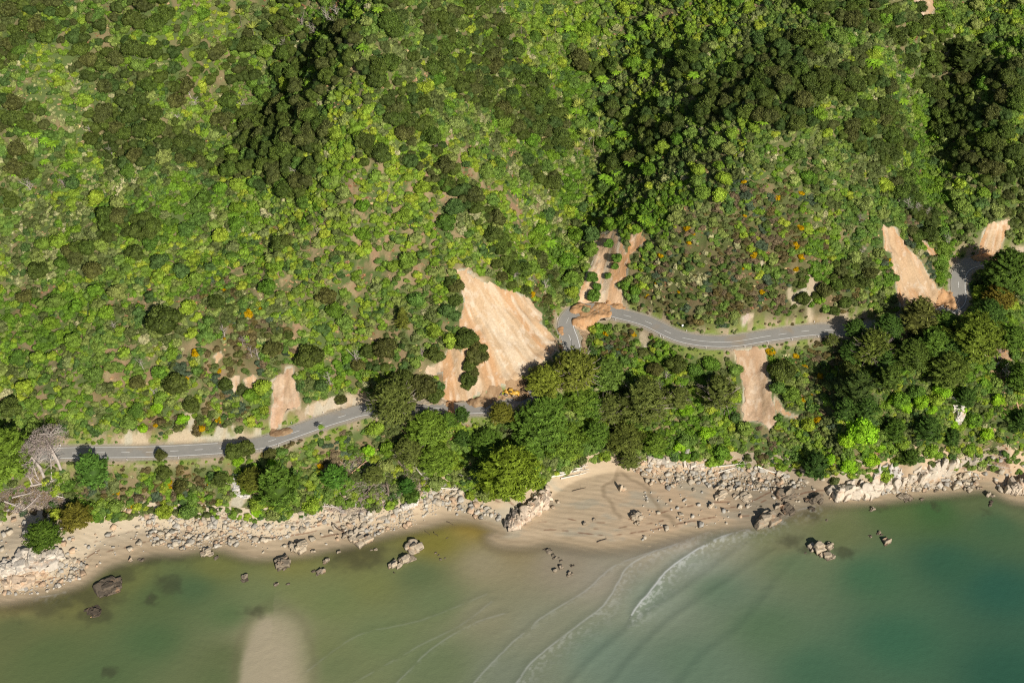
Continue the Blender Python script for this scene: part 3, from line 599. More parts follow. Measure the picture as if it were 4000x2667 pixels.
tag(link("sea", mb.mesh("sea", [M['sea']], smooth=True, colattr=Cw.reshape(-1, 3))), kind='structure')

# ------------------------------------------------------------------ vegetation prototypes
def crown(name, seed, nl=14, lr=.38, nleaf=1300, leaf=.05, hgt=.85, jit=.55, core=True, low=-.15, mats=None, shadelo=.0):
    r = np.random.default_rng(seed); mb = MB(); cs = [(0, 0, .15, .72)]
    for k in range(nl):
        t = r.uniform(0, 2*np.pi); e = np.arcsin(r.uniform(0.0, 1)); q = r.uniform(.60, .74); R = lr*r.uniform(.75, 1.2)
        cs.append((q*np.cos(t)*np.cos(e)*1.02, q*np.sin(t)*np.cos(e)*1.02, .12+q*np.sin(e)*hgt, R))
    cs = np.array(cs); w = cs[:,3]**2; w[0] *= .4; idx = r.choice(len(cs), nleaf*2, p=w/w.sum()); D = unit(r.normal(size=(nleaf*2, 3))); D[:,2] = np.abs(D[:,2])*np.where(r.random(nleaf*2) < .8, 1, -1)
    P = cs[idx,:3]+D*cs[idx,3:4]*r.uniform(.84, 1.14, (nleaf*2, 1))
    dm = np.min(np.linalg.norm(P[:,None]-cs[None,:,:3], axis=2)/cs[None,:,3]-1, axis=1); ok = (dm > -.16) & (P[:,2] > low); P = P[ok][:nleaf]; D = D[ok][:nleaf]; idx = idx[ok][:nleaf]
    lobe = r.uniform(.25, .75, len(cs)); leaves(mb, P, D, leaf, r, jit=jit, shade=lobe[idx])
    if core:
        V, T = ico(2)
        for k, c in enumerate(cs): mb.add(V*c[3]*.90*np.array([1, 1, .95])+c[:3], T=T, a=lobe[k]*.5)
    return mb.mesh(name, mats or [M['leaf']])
def fern_mesh(name, m, seed, n=13, up=.25, droop=.55, wid=.16, yellow=.5):
    r = np.random.default_rng(seed); mb = MB()
    for k in range(n):
        t = k/n*2*np.pi+r.uniform(-.15, .15); dv = np.array([np.cos(t), np.sin(t), 0]); sv = np.array([-np.sin(t), np.cos(t), 0]); m_ = 6
        s = np.linspace(0, 1, m_); z = up*1.6*s-droop*s**2; w = wid*np.sin(np.pi*np.clip(s*.92+.06, 0, 1))**.7*r.uniform(.8, 1.2)
        c = s[:,None]*dv*r.uniform(.85, 1.1)+z[:,None]*np.array([0, 0, 1]); V = np.concatenate([c+w[:,None]*sv-np.array([0, 0, .25])*w[:,None], c, c-w[:,None]*sv-np.array([0, 0, .25])*w[:,None]])
        i = np.arange(m_-1); Q = np.concatenate([np.stack([i, i+1, i+m_+1, i+m_], 1), np.stack([i+m_, i+m_+1, i+2*m_+1, i+2*m_], 1)]); mb.add(V, Q=Q, a=np.clip(r.uniform(.2, .8)+np.zeros(3*m_), 0, 1))
    return mb.mesh(name, [m])
def tuft_mesh(name, m, seed, n=70):
    r = np.random.default_rng(seed); mb = MB(); D = unit(r.normal(size=(n, 3))+np.array([0, 0, 1.0])); D[:,2] = np.abs(D[:,2])
    P = D*r.uniform(.3, .6, (n, 1))*np.array([1, 1, .8]); Nn = unit(np.cross(D, r.normal(size=(n, 3)))); leaves(mb, P, Nn*.5+np.array([0, 0, .6]), .10, r, elong=3.2, jit=.3, dirv=D)
    V, T = ico(1); mb.add(V*np.array([.5, .5, .4]), T=T, a=.2); return mb.mesh(name, [m])
LI = [M['leafi']]
protos = [crown("scrub_bush_%d" % k, 400+k, nl=7, lr=.42, nleaf=190, leaf=.105, hgt=.7, mats=LI) for k in range(4)]
protos += [crown("scrub_mound_%d" % k, 420+k, nl=10, lr=.36, nleaf=260, leaf=.085, hgt=.55, jit=.4, mats=LI) for k in range(2)]
protos += [tuft_mesh("scrub_tuft_%d" % k, M['leafi'], 430+k) for k in range(2)]            # 6, 7
protos += [crown("kanuka_canopy_%d" % k, 440+k, nl=16, lr=.33, nleaf=800, leaf=.05, mats=LI, hgt=.7) for k in range(3)]   # 8..10
protos += [fern_mesh("canopy_fern", M['leafi'], 450)]                                       # 11
pc = bpy.data.collections.new("scrub_shapes")
for k, me in enumerate(protos): o = bpy.data.objects.new("%02d_%s" % (k, me.name), me); pc.objects.link(o)
def scatter(name, P, rot, scl, pid, tint, coll=pc, tilt=None):
    me = bpy.data.meshes.new(name); n = len(P); me.vertices.add(n); me.vertices.foreach_set("co", np.asarray(P, np.float32).ravel())
    for an, ty, d in (("rot", 'FLOAT_VECTOR', rot), ("scl", 'FLOAT_VECTOR', scl)):
        a = me.attributes.new(an, ty, 'POINT'); a.data.foreach_set("vector", np.asarray(d, np.float32).ravel())
    a = me.attributes.new("pid", 'INT', 'POINT'); a.data.foreach_set("value", np.asarray(pid, np.int32))
    a = me.attributes.new("tint", 'FLOAT_COLOR', 'POINT'); a.data.foreach_set("color", np.concatenate([tint, np.ones((n, 1))], 1).astype(np.float32).ravel())
    o = link(name, me); ng = bpy.data.node_groups.new(name, 'GeometryNodeTree')
    ng.interface.new_socket("Geometry", in_out='INPUT', socket_type='NodeSocketGeometry'); ng.interface.new_socket("Geometry", in_out='OUTPUT', socket_type='NodeSocketGeometry')
    gi = ng.nodes.new("NodeGroupInput"); go = ng.nodes.new("NodeGroupOutput"); iop = ng.nodes.new("GeometryNodeInstanceOnPoints"); ci = ng.nodes.new("GeometryNodeCollectionInfo")
    ci.inputs[0].default_value = coll; ci.inputs[1].default_value = True; ci.inputs[2].default_value = True; iop.inputs["Pick Instance"].default_value = True
    def at(nm, ty): a = ng.nodes.new("GeometryNodeInputNamedAttribute"); a.data_type = ty; a.inputs[0].default_value = nm; return a.outputs[0]
    ng.links.new(gi.outputs[0], iop.inputs["Points"]); ng.links.new(ci.outputs[0], iop.inputs["Instance"]); ng.links.new(at("pid", 'INT'), iop.inputs["Instance Index"])
    ng.links.new(at("rot", 'FLOAT_VECTOR'), iop.inputs["Rotation"]); ng.links.new(at("scl", 'FLOAT_VECTOR'), iop.inputs["Scale"]); ng.links.new(iop.outputs[0], go.inputs[0])
    md = o.modifiers.new("scatter", 'NODES'); md.node_group = ng; return o
GRAD = np.stack(np.gradient(GZ, gy, gx)[::-1], -1)
def blob(px, py, rx, ry, rot=0):
    x, y = cast(px, py); return (x[0], y[0], rx/9.3, ry/9.3*.95, math.radians(rot))
def inblobs(B, x, y, soft=.35):
    f = np.zeros(np.shape(x))
    for (cx, cy, a, b, t) in B:
        u = (x-cx)*math.cos(t)+(y-cy)*math.sin(t); v = -(x-cx)*math.sin(t)+(y-cy)*math.cos(t); d = np.hypot(u/a, v/b); f = np.maximum(f, sstep(1+soft, 1-soft, d))
    return f
GORSE = [blob(*b) for b in [(2750,1120,330,160,0),(2600,1200,150,80,0),(3050,950,200,180,0),(3150,1150,180,120,0),(850,1180,90,110,0),(960,1330,160,110,0),(820,1480,140,110,0),(900,1640,180,60,0),(680,1640,120,60,0),(3500,1000,60,110,0),(3620,1100,60,120,30),(3550,880,50,80,0),(3230,1500,110,170,0),(3150,1400,150,60,0),(2900,1000,220,120,0),(2450,1330,110,90,0),(480,1900,150,80,0),(700,1920,160,80,0),(180,1960,160,60,0),(2120,1200,60,60,0),(1300,1760,120,70,0),(3000,1720,90,60,0),(2750,900,90,60,0),(2950,760,90,50,0),(1100,1730,90,50,0),(900,1850,80,60,0)]]
PINK = [blob(*b) for b in [(1550,1050,110,60,0),(1450,950,90,60,0),(1400,800,110,50,0),(1700,740,120,60,0),(1850,650,160,60,-45),(950,1050,90,40,0),(500,1180,90,50,0),(420,1440,90,50,0),(280,1560,80,50,0),(1100,980,90,50,0),(1250,930,90,60,0),(1330,800,60,60,0),(2960,60,40,60,0),(1850,1050,60,40,0),(2350,880,70,50,0),(150,1960,100,40,0),(1080,1100,80,60,0),(1350,1150,50,60,0),(1150,680,80,50,0),(1980,760,110,60,-35)]]
BRIGHT = [blob(*b) for b in [(1650,750,350,250,0),(1250,900,300,250,0),(2000,900,150,150,0),(1400,450,200,160,0),(1450,850,300,200,0),(1300,1250,200,150,0),(1750,950,200,170,0),(820,480,90,90,0),(2150,150,200,150,0),(2320,800,110,110,0),(700,1020,220,120,0),(950,1380,60,60,0),(3000,1900,10,10,0),(1100,650,200,90,0),(1350,120,150,50,0),(2650,120,230,140,0),(850,60,140,60,0)]]
LUSH = [blob(*b) for b in [(2240,330,60,240,0),(2230,760,50,110,0),(2140,930,50,140,20),(3600,650,60,250,0),(2500,850,200,110,0),(2600,1350,90,60,0),(2700,1620,130,170,0),(2640,1780,120,60,0),(3600,500,60,120,0),(1330,1450,120,70,0),(200,1250,240,150,0),(1350,1700,90,80,0),(3900,1350,100,170,0),(600,850,160,90,0)]]
PALEG = [blob(*b) for b in [(2080,760,150,110,-40),(150,950,200,180,0),(2280,560,60,90,0),(1900,880,160,90,0),(2200,620,90,90,0),(60,500,120,160,0),(450,700,160,90,0),(2650,1100,120,100,0),(300,420,200,90,0)]]
# dark canopy of kanuka
KP = [W(p) for p in ([(560,300),(760,180),(960,100),(1150,120),(1333,60),(1420,180),(1333,330),(1250,400),(1180,520),(1050,680),(900,700),(740,640),(600,660),(430,660),(340,570),(350,430),(500,360)],
  [(1440,-80),(1900,-80),(1960,60),(2000,200),(2110,330),(2190,450),(2240,590),(2150,610),(2000,520),(1900,420),(1800,400),(1700,330),(1600,230),(1500,110)],
  [(2640,430),(2760,340),(2900,230),(3030,130),(3150,150),(3200,210),(3100,300),(3200,330),(3380,230),(3480,400),(3550,570),(3470,660),(3330,600),(3240,510),(3080,520),(2900,480),(2760,500)],
  [(3060,-60),(3560,-60),(3650,100),(3780,180),(3900,280),(4060,330),(4060,640),(3900,560),(3790,480),(3650,560),(3570,330),(3420,150),(3200,100)],
  [(3700,500),(3850,480),(4050,600),(4050,900),(3950,820),(3850,740),(3760,640)])]
KH = W([(690,545),(760,440),(850,340),(900,430),(855,510),(760,560)])
KB = [blob(*b) for b in [(150,90,120,80,0),(30,200,60,60,0),(350,180,110,70,0),(380,240,80,60,0),(590,70,90,70,0),(640,190,100,80,0),(490,250,60,50,0),(40,60,60,60,0),(900,30,60,40,0),(1120,40,110,60,0),(450,330,50,40,0),(330,210,70,60,0),(500,80,60,50,0),
  (1500,300,90,45,-30),(1660,500,110,40,-55),(1640,640,110,40,-50),(1800,760,110,40,-50),(1560,480,70,40,-45),(1450,600,50,40,0),(1120,620,140,60,20),(1230,560,60,50,0),(1180,700,80,50,0),(1900,830,50,40,0),(1960,1010,60,40,-45),(2050,480,70,60,-45),(2120,700,70,50,0),
  (2360,300,50,40,0),(2290,250,45,40,0),(2420,420,55,60,0),(2520,480,60,60,0),(2600,540,70,60,0),(2480,620,50,40,0),(2400,680,40,40,0),(2700,250,60,50,0),(2560,560,80,60,0),(3540,760,60,50,0),(3600,850,60,40,0),(3590,930,50,30,0),(3780,620,60,60,0),(3850,450,60,60,0),(3960,800,70,60,0),
  (330,1000,70,30,0),(500,900,120,50,0),(90,650,60,50,0),(30,480,40,50,0),(130,480,60,30,0),(20,800,40,50,0),(1620,1480,110,60,0),(1500,1390,90,50,0),(2130,1080,60,40,-30),(1820,1130,40,60,0),(3300,1090,60,50,0),(3170,1180,60,60,0),(1990,1020,60,50,-40)]]
def kmask(x, y):
    f = inblobs(KB, x, y, .15) > .5
    nz = fbm(x, y, 11, 3, 520)
    for q, P in enumerate(KP): f |= inpoly(P, x, y) & (nz > (.43, .33, .36, .41, .42)[q])
    return f & ~inpoly(KH, x, y)
def blocked(x, y, pad=0):
    z = zt(x, y); b = (bil(bare, x, y) > .35) | (bil(bared, x, y) > .5)
    return b | (bil(rd, x, y) < 5.0+pad) | (z < 2.6) | (bil(sdw, x, y) < 6)
# toe limit: nothing green seaward of the toe line
def seaward(x, y): return y < np.interp(x, toe[:,0], toe[:,1])+.4
PAL = {'mid': [(0.088,0.135,0.032),(0.068,0.115,0.028),(0.11,0.155,0.036),(0.05,0.085,0.026),(0.125,0.155,0.045),(0.10,0.12,0.045),(0.06,0.075,0.025)],
       'bright': [(0.125,0.18,0.030),(0.155,0.205,0.032),(0.10,0.155,0.03),(0.145,0.175,0.055),(0.18,0.215,0.035),(0.105,0.165,0.026)],
       'gorse': [(0.075,0.062,0.028),(0.062,0.070,0.022),(0.088,0.072,0.028),(0.052,0.068,0.02),(0.095,0.075,0.045),(0.06,0.088,0.024),(0.12,0.092,0.055),(0.05,0.07,0.04)],
       'pink': [(0.30,0.20,0.12),(0.26,0.19,0.12),(0.34,0.27,0.15),(0.22,0.12,0.07)],
       'pale': [(0.19,0.20,0.09),(0.23,0.23,0.12),(0.15,0.175,0.06),(0.11,0.15,0.03),(0.26,0.25,0.14)],
       'lush': [(0.070,0.125,0.021),(0.082,0.145,0.022),(0.058,0.10,0.020),(0.095,0.155,0.023)],
       'dark': [(0.042,0.059,0.016),(0.050,0.067,0.016),(0.052,0.060,0.020),(0.038,0.062,0.018),(0.056,0.077,0.018)]}
def pick(name, n, r): a = np.array(PAL[name]); return a[r.integers(0, len(a), n)]*r.uniform(.85, 1.18, (n, 1))
def pickn(name, X, Y, r, s): a = np.array(PAL[name]); q = (fbm(X, Y, 5.5, 2, s)-.5)*2.2+.5+r.uniform(-.22, .22, X.size); return a[(q.clip(0, .999)*len(a)).astype(int)]*r.uniform(.88, 1.14, (X.size, 1))
st = 1.6; X, Y = np.meshgrid(np.arange(-258, 258, st), np.arange(318, 640, st*.95)); X = (X+rng.uniform(-.9, .9, X.shape)).ravel(); Y = (Y+rng.uniform(-.9, .9, Y.shape)).ravel()
Z = zt(X, Y); PX, PY, _ = project(X, Y, Z); k = (PX > -220) & (PX < 4220) & (PY > -170) & ~blocked(X, Y) & ~seaward(X, Y) & (rng.random(X.size) > sstep(.66, .85, fbm(X, Y, 9, 3, 501))*.6)
k &= rng.random(X.size) > tanmask(X, Y)*.7
k &= rng.random(X.size) > ((X < -20) & (Z < 55))*(.08+.38*sstep(.5, .62, fbm(X, Y, 6, 3, 509)))
X, Y, Z, PX, PY = X[k], Y[k], Z[k], PX[k], PY[k]; n = len(X)
tint = pickn('mid', X, Y, rng, 540); pid = rng.integers(0, 6, n); R = rng.uniform(1.0, 2.1, n)*(.8+.6*fbm(X, Y, 12, 2, 502)); hz = rng.uniform(.8, 1.25, n)
cl = fbm(X, Y, 7, 3, 503)
def over(name, f, pids=None, rs=1.0, hs=1.0):
    m = rng.random(n) < f; tint[m] = pickn(name, X, Y, rng, 541)[m]
    if pids is not None: pid[m] = np.array(pids)[rng.integers(0, len(pids), n)][m]
    R[m] *= rs; hz[m] *= hs
over('lush', sstep(.55, .7, fbm(X, Y, 16, 3, 504))*.7); over('bright', sstep(.52, .66, fbm(X, Y, 20, 3, 505))*.6)
over('pale', sstep(.55, .68, cl)*.45, (6, 7, 0, 1), .85); over('bright', inblobs(BRIGHT, X, Y)*.7); over('lush', inblobs(LUSH, X, Y)*.8); over('pale', inblobs(PALEG, X, Y)*.5, (6, 7, 0, 2), .9)
over('gorse', inblobs(GORSE, X, Y)*.82*sstep(.30, .45, fbm(X, Y, 8, 3, 506)), (0, 1, 2, 3, 4), .98, .75); over('pink', (inblobs(PINK, X, Y)*.8+.36)*sstep(.50, .62, fbm(X, Y, 6, 3, 507)), (6, 7, 7), .7, .5)
gm = inblobs(GORSE, X, Y) > .4; ym = gm & (rng.random(n) < .02); tint[ym] = (0.25,0.16,0.015)
over('bright', (PY > 1450)*.25)
near_road = bil(rd, X, Y) < 6.6; R[near_road] *= .5; bigs = rng.random(n) < .10; R[bigs & ~near_road] *= 1.45
tint = tint*(.85+.3*fbm(X, Y, 5, 2, 508))[:,None]
g = np.stack([bil(GRAD[...,0], X, Y), bil(GRAD[...,1], X, Y)], 1)
rot = np.stack([g[:,1].clip(-.7,.7)*.35, -g[:,0].clip(-.7,.7)*.35, rng.uniform(0, 6.28, n)], 1)
thin = kmask(X, Y) & (rng.random(n) < .35); kk = ~thin
o = scatter("scrubland", np.stack([X, Y, Z-.25*R], 1)[kk], rot[kk], np.stack([R, R, R*hz], 1)[kk], pid[kk], tint[kk]); tag(o, "dense green and brown scrub covering the hillsides and the coastal slope", "scrub", kind='stuff')

# ------------------------------------------------------------------ labels that say which one
LM = [(120,120,"in the far top left corner"),(420,180,"on the wooded slope near the top left"),(700,180,"right of the top left woods"),(1000,130,"on the top ridge left of centre"),(1330,100,"by the pale trunks near top centre"),
 (1650,150,"on the crest of the dark central ridge"),(1950,200,"on the dark flank facing the central gully"),(2250,150,"at the head of the central gully"),(2550,150,"on the bright slope near the gully head"),(2950,120,"on the top ridge right of centre"),
 (3300,100,"left of the small top right slip"),(3650,150,"beside the small top right slip"),(3900,150,"in the top right corner"),(150,450,"on the upper left edge slope"),(450,500,"in the shaded fold at upper left"),(800,480,"around the yellow green clearing"),
 (1150,450,"right of the yellow green clearing"),(1500,400,"on the bright shoulder of the central spur"),(1850,500,"on the streaked side of the central spur"),(2200,500,"halfway down the central gully"),(2550,520,"on the wooded rib beside the central gully"),
 (2900,400,"on the dark crest of the right spur"),(3250,450,"on the dark flank of the right spur"),(3650,450,"in the gully near the right edge"),(3900,500,"on the dark slope by the right edge"),(150,850,"at mid height by the left edge"),(500,850,"on the left slope at mid height"),
 (900,800,"on the green face left of centre"),(1300,800,"on the sunny face above the big slip"),(1750,800,"on the flecked spur above the big slip"),(2100,850,"in the gully above the hairpin bend"),(2500,850,"right above the forked gully slip"),
 (2900,800,"on the rounded nose of the right spur"),(3300,800,"above the brown gorse face"),(3650,800,"above the steep right slip"),(3900,850,"above the top right road bend"),(100,1250,"near the left edge above the road"),(450,1250,"on the lower left hillside"),
 (800,1250,"on the rusty gorse face at lower left"),(1200,1250,"on the face left of the big slip"),(1600,1250,"just left of the big slip"),(2000,1150,"along the top edge of the big slip"),(2350,1050,"beside the forked gully slip"),
 (2750,1100,"on the brown slope above the road curve"),(3200,1150,"on the brown slope right of the curve"),(3550,1100,"beside the steep right slip"),(3880,1150,"inside the top right road bend"),(100,1600,"by the grey dead pines at far left"),
 (400,1600,"above the straight road at lower left"),(800,1600,"above the road by the pale bank"),(1250,1500,"above the road between two slips"),(1600,1500,"left of the foot of the big slip"),(1850,1400,"in the middle of the big slip"),
 (250,1920,"below the road at far lower left"),(650,1880,"below the road at lower left"),(1000,1850,"above the left beach"),(1300,1800,"between the left road curve and beach"),(1600,1800,"among the fallen trees above the beach"),(1850,1750,"below the road under the big slip"),
 (2200,1550,"below the hairpin bend"),(2500,1500,"below the road right of the hairpin"),(2700,1700,"left of the slip below the road"),(2950,1500,"beside the slip below the road"),(3200,1500,"right of the slip below the road"),
 (3350,1700,"above the left end of the sea cliffs"),(3600,1650,"above the middle of the sea cliffs"),(3850,1600,"near the right edge above the shore")]
BM = [(60,2240,"on the left headland"),(250,2230,"at the right foot of the left headland"),(430,2290,"off the left headland"),(600,2060,"at the left end of the left beach"),(760,2090,"on the left beach"),(950,2040,"below the big dark beach conifer"),(1150,2080,"on the beach right of the dark conifer"),
 (1000,2260,"in the olive shallows off the left beach"),(1250,2210,"off the middle of the left beach"),(1420,2040,"below the fallen trees"),(1560,1990,"under the white cliff stub"),(1600,2180,"in the shallows by the golden pool"),(1780,1960,"on the beach above the golden pool"),(2060,2000,"by the leaning slab headland"),
 (2200,2220,"on the drowned sand flat"),(2420,1930,"on the sand between the two streams"),(2300,2030,"on the rippled sand"),(2560,1850,"below the stream mouth trees"),(2700,1830,"in the rubble right of the streams"),(2860,1850,"in the rubble below the middle slip"),(2850,1945,"on the sand below the right rubble"),
 (3060,1900,"at the right end of the rubble beach"),(3040,2000,"at the wave washed point"),(3200,2160,"far out in the green water"),(3180,1970,"in the foam by the cliff corner"),(3300,1920,"at the left foot of the sea cliffs"),(3500,1900,"at the middle foot of the sea cliffs"),(3440,2090,"in green water off the cliffs"),(3700,1880,"at the right foot of the sea cliffs"),
 (3850,1930,"off the small right cove"),(3950,1880,"at the right edge shore")]
ORD = "first second third fourth fifth sixth seventh eighth ninth tenth eleventh twelfth thirteenth fourteenth fifteenth sixteenth seventeenth eighteenth nineteenth twentieth".split()
def ordinal(i): return ORD[i] if i < 20 else ("twenty-"+ORD[i-20] if i < 39 else "last one")
REG = []
def register(o, phrase, px, py, cat, group, marks=LM):
    o["category"] = cat
    if group: o["group"] = group
    k = min(range(len(marks)), key=lambda q: (marks[q][0]-px)**2+((marks[q][1]-py)*1.25)**2); REG.append((o, phrase, px, py, marks[k][2]))
def finish_labels():
    by = {}
    for r in REG: by.setdefault((r[1], r[4]), []).append(r)
    for (ph, pl), L in by.items():
        L.sort(key=lambda r: r[2])
        for i, r in enumerate(L):
            if len(L) == 1: r[0]["label"] = ph+" "+pl
            else: r[0]["label"] = "%s, %s from left %s" % (ph, ordinal(i), pl)

# ------------------------------------------------------------------ tree shapes (unit crown radius)
def trunk_mesh(name, seed, h=.8, r0=.07, forks=3, spread=.45, m='bark', lean=.0):
    r = np.random.default_rng(seed); mb = MB(); P = [(0, 0, -.5), (0, 0, 0), (lean*.5, 0, h*.5), (lean, r.uniform(-.04, .04), h)]; tube(mb, P, [r0*1.4, r0*1.2, r0*.85, r0*.5], 7)
    for k in range(forks):
        t = k/forks*6.28+r.uniform(-.4, .4); z = h*r.uniform(.45, .8); tube(mb, [(lean*.6, 0, z), (lean*.6+math.cos(t)*spread*.5, math.sin(t)*spread*.5, z+.22), (lean*.6+math.cos(t)*spread, math.sin(t)*spread, z+.5)], [r0*.55, r0*.4, r0*.15], 5)
    return mb.mesh(name, [M[m]], smooth=True)
K_CR = [crown("kanuka_crown", 500+k, nl=17, lr=.32, nleaf=1300, leaf=.058, hgt=.78, jit=.8) for k in range(6)]
K_TR = [trunk_mesh("kanuka_trunk", 520+k, 1.0, .05, 4) for k in range(2)]
B_CR = [crown("broadleaf_crown", 530+k, nl=11, lr=.40, nleaf=900, leaf=.062, hgt=.8, jit=.7) for k in range(6)]
B_TR = [trunk_mesh("broadleaf_trunk", 540+k, .7, .06, 3) for k in range(2)]
def conifer(name, seed, Ht=1.5, nb=150, ns=36, cone=0.0, up=.30, leafw=.030, el=2.4, bare=0.0, base=.15, fan=.20):
    r = np.random.default_rng(seed); mb = MB(); Ps = []; Ds = []; Sh = []
    for i in range(nb):
        h = base+(Ht-base)*((i+.5)/nb)**.9; f = (h-base)/(Ht-base); env = (math.sqrt(max(1-f**2.2, 0.01)) if cone < .5 else (1-f)**.8+.04)*(.7+.3*min(1, f*4)); L = env*r.uniform(.58, 1.18); t = i*2.39996+r.uniform(-.3, .3)
        e = up*r.uniform(.3, 1.2)+f*.75*(1-cone*.5); dv = np.array([math.cos(t)*math.cos(e), math.sin(t)*math.cos(e), math.sin(e)]); sv = np.array([-math.sin(t), math.cos(t), 0]); m_ = max(int(ns*(.35+.65*L)), 6)
        s = np.sqrt(r.uniform(.08, 1, m_)); lat = r.uniform(-1, 1, m_); w = fan*L*(1.15-s)*1.6+.02; zo = h-.35*math.sin(e)*L
        P = np.array([0, 0, zo])+(s*L)[:,None]*dv+(lat*w)[:,None]*sv; P[:,2] += -.10*L*(s**2)+r.normal(0, .012, m_)
        D = dv[None]*1.0+(lat*.75)[:,None]*sv+np.array([0, 0, .25]); Ps.append(P); Ds.append(unit(D)); Sh.append(np.full(m_, r.uniform(.2, .75)))
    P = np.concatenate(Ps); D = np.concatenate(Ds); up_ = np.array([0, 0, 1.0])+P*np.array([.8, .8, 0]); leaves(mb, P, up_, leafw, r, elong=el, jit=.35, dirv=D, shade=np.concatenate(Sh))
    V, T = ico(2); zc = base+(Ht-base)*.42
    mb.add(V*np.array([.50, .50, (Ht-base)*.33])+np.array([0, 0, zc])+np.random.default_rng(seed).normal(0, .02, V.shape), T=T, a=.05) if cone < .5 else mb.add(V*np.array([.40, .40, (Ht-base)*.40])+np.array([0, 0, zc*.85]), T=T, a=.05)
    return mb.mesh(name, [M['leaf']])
M_CR = [conifer("macrocarpa_crown", 560+k, 1.35+.12*k, 170, 60, leafw=.023, el=2.8, fan=.24) for k in range(4)]
P_CR = [conifer("pine_crown", 570+k, 1.5+.15*k, 130, 60, up=.55, leafw=.022, el=3.6, fan=.16) for k in range(3)]
T_CR = [conifer("tall_pine_crown", 580+k, 2.6, 150, 48, cone=1.0, up=.35, leafw=.03, el=2.8, fan=.16) for k in range(2)]
C_TR = [trunk_mesh("conifer_trunk", 590, 1.1, .055, 5, .6), trunk_mesh("conifer_trunk", 591, 2.2, .05, 4, .3)]
def twig_mesh(name, seed, n=60, m='twig', R=1.0, th=.008):      # bare branches poking out of a crown
    r = np.random.default_rng(seed); mb = MB()
    for k in range(n):
        t = r.uniform(0, 6.28); e = r.uniform(.1, 1.3); d = np.array([math.cos(t)*math.cos(e), math.sin(t)*math.cos(e), math.sin(e)*.9]); a = d*R*r.uniform(.5, .8)+np.array([0, 0, .3]); b = a+(d+r.normal(0, .35, 3))*r.uniform(.2, .45); tube(mb, [a, (a+b)/2+r.normal(0, .03, 3), b], [th*1.6, th, th*.5], 3, cap=False)
    return mb.mesh(name, [M[m]])
TW = [twig_mesh("dead_branches", 600+k, 70) for k in range(2)]; TW_ = TW; TW = 0.36
def dead_tree(name, seed, m='dead', n=9, h=1.0, r0=.035, depth=3, spread=.9, crown_n=0, lean=(.0, 0)):
    r = np.random.default_rng(seed); mb = MB()
    def rec(p, d, L, rad, lev):
        m_ = 4; P = [p]
        for k in range(m_-1): d = unit(d+r.normal(0, .13, 3)); P.append(P[-1]+d*L/(m_-1))
        tube(mb, P, np.linspace(rad, rad*.5, m_), 6 if lev == 0 else 4 if lev == 1 else 3, cap=False)
        if lev < depth:
            for k in range(n if lev == 0 else 4):
                f = r.uniform(.35, 1) if lev == 0 else r.uniform(.3, 1); q = np.array(P[0])*(1-f)+np.array(P[-1])*f if lev else P[min(int(f*3), 2)]+(P[min(int(f*3)+1, 3)]-P[min(int(f*3), 2)])*(f*3-int(f*3))
                rec(q, unit(d+r.normal(0, spread, 3)+np.array([0, 0, .25])), L*r.uniform(.35, .6), rad*.45, lev+1)
    rec(np.array([0, 0, 0.]), unit(np.array([lean[0], lean[1], 1.])), h, r0, 0)
    return mb.mesh(name, [M[m]], smooth=True)
D_ME = [dead_tree("dead_tree_branches", 610+k, 'dead', 9) for k in range(4)]+[dead_tree("dead_tree_branches", 620, 'twig', 12, spread=1.1)]

gid = {}
def make_tree(name, px, py, rpx, cr, tr, colr, th=.5, phrase="", cat="tree", group=None, hs=1.0, cc=.35, rz=None, extra=None, at=None, trm=None, R=None):
    if at is None:
        R = rpx/9.2; x, y = cast(px, py, (th+cc*hs)*R); x, y = x[0], y[0]
    else: x, y = at
    z = float(zt(x, y)); r = rz if rz is not None else random.uniform(0, 6.28)
    root = empty(name, (x, y, z), r, (R, R, R)); c = link("crown", cr, root); c.location = (0, 0, th); c.scale = (1, 1, hs); c.color = (*colr, 1)
    t = link("trunk", tr, root); t.scale = (1, 1, max(th*1.35, .25))
    if extra: e = link("dead_branches", extra, root); e.location = (0, 0, th)
    if phrase: register(root, phrase, px, py, cat, group)
    return root
def jc(c, a=.15): q = random.uniform(1-a, 1+a); return [c[0]*q*random.uniform(.94, 1.06), c[1]*q, c[2]*q]
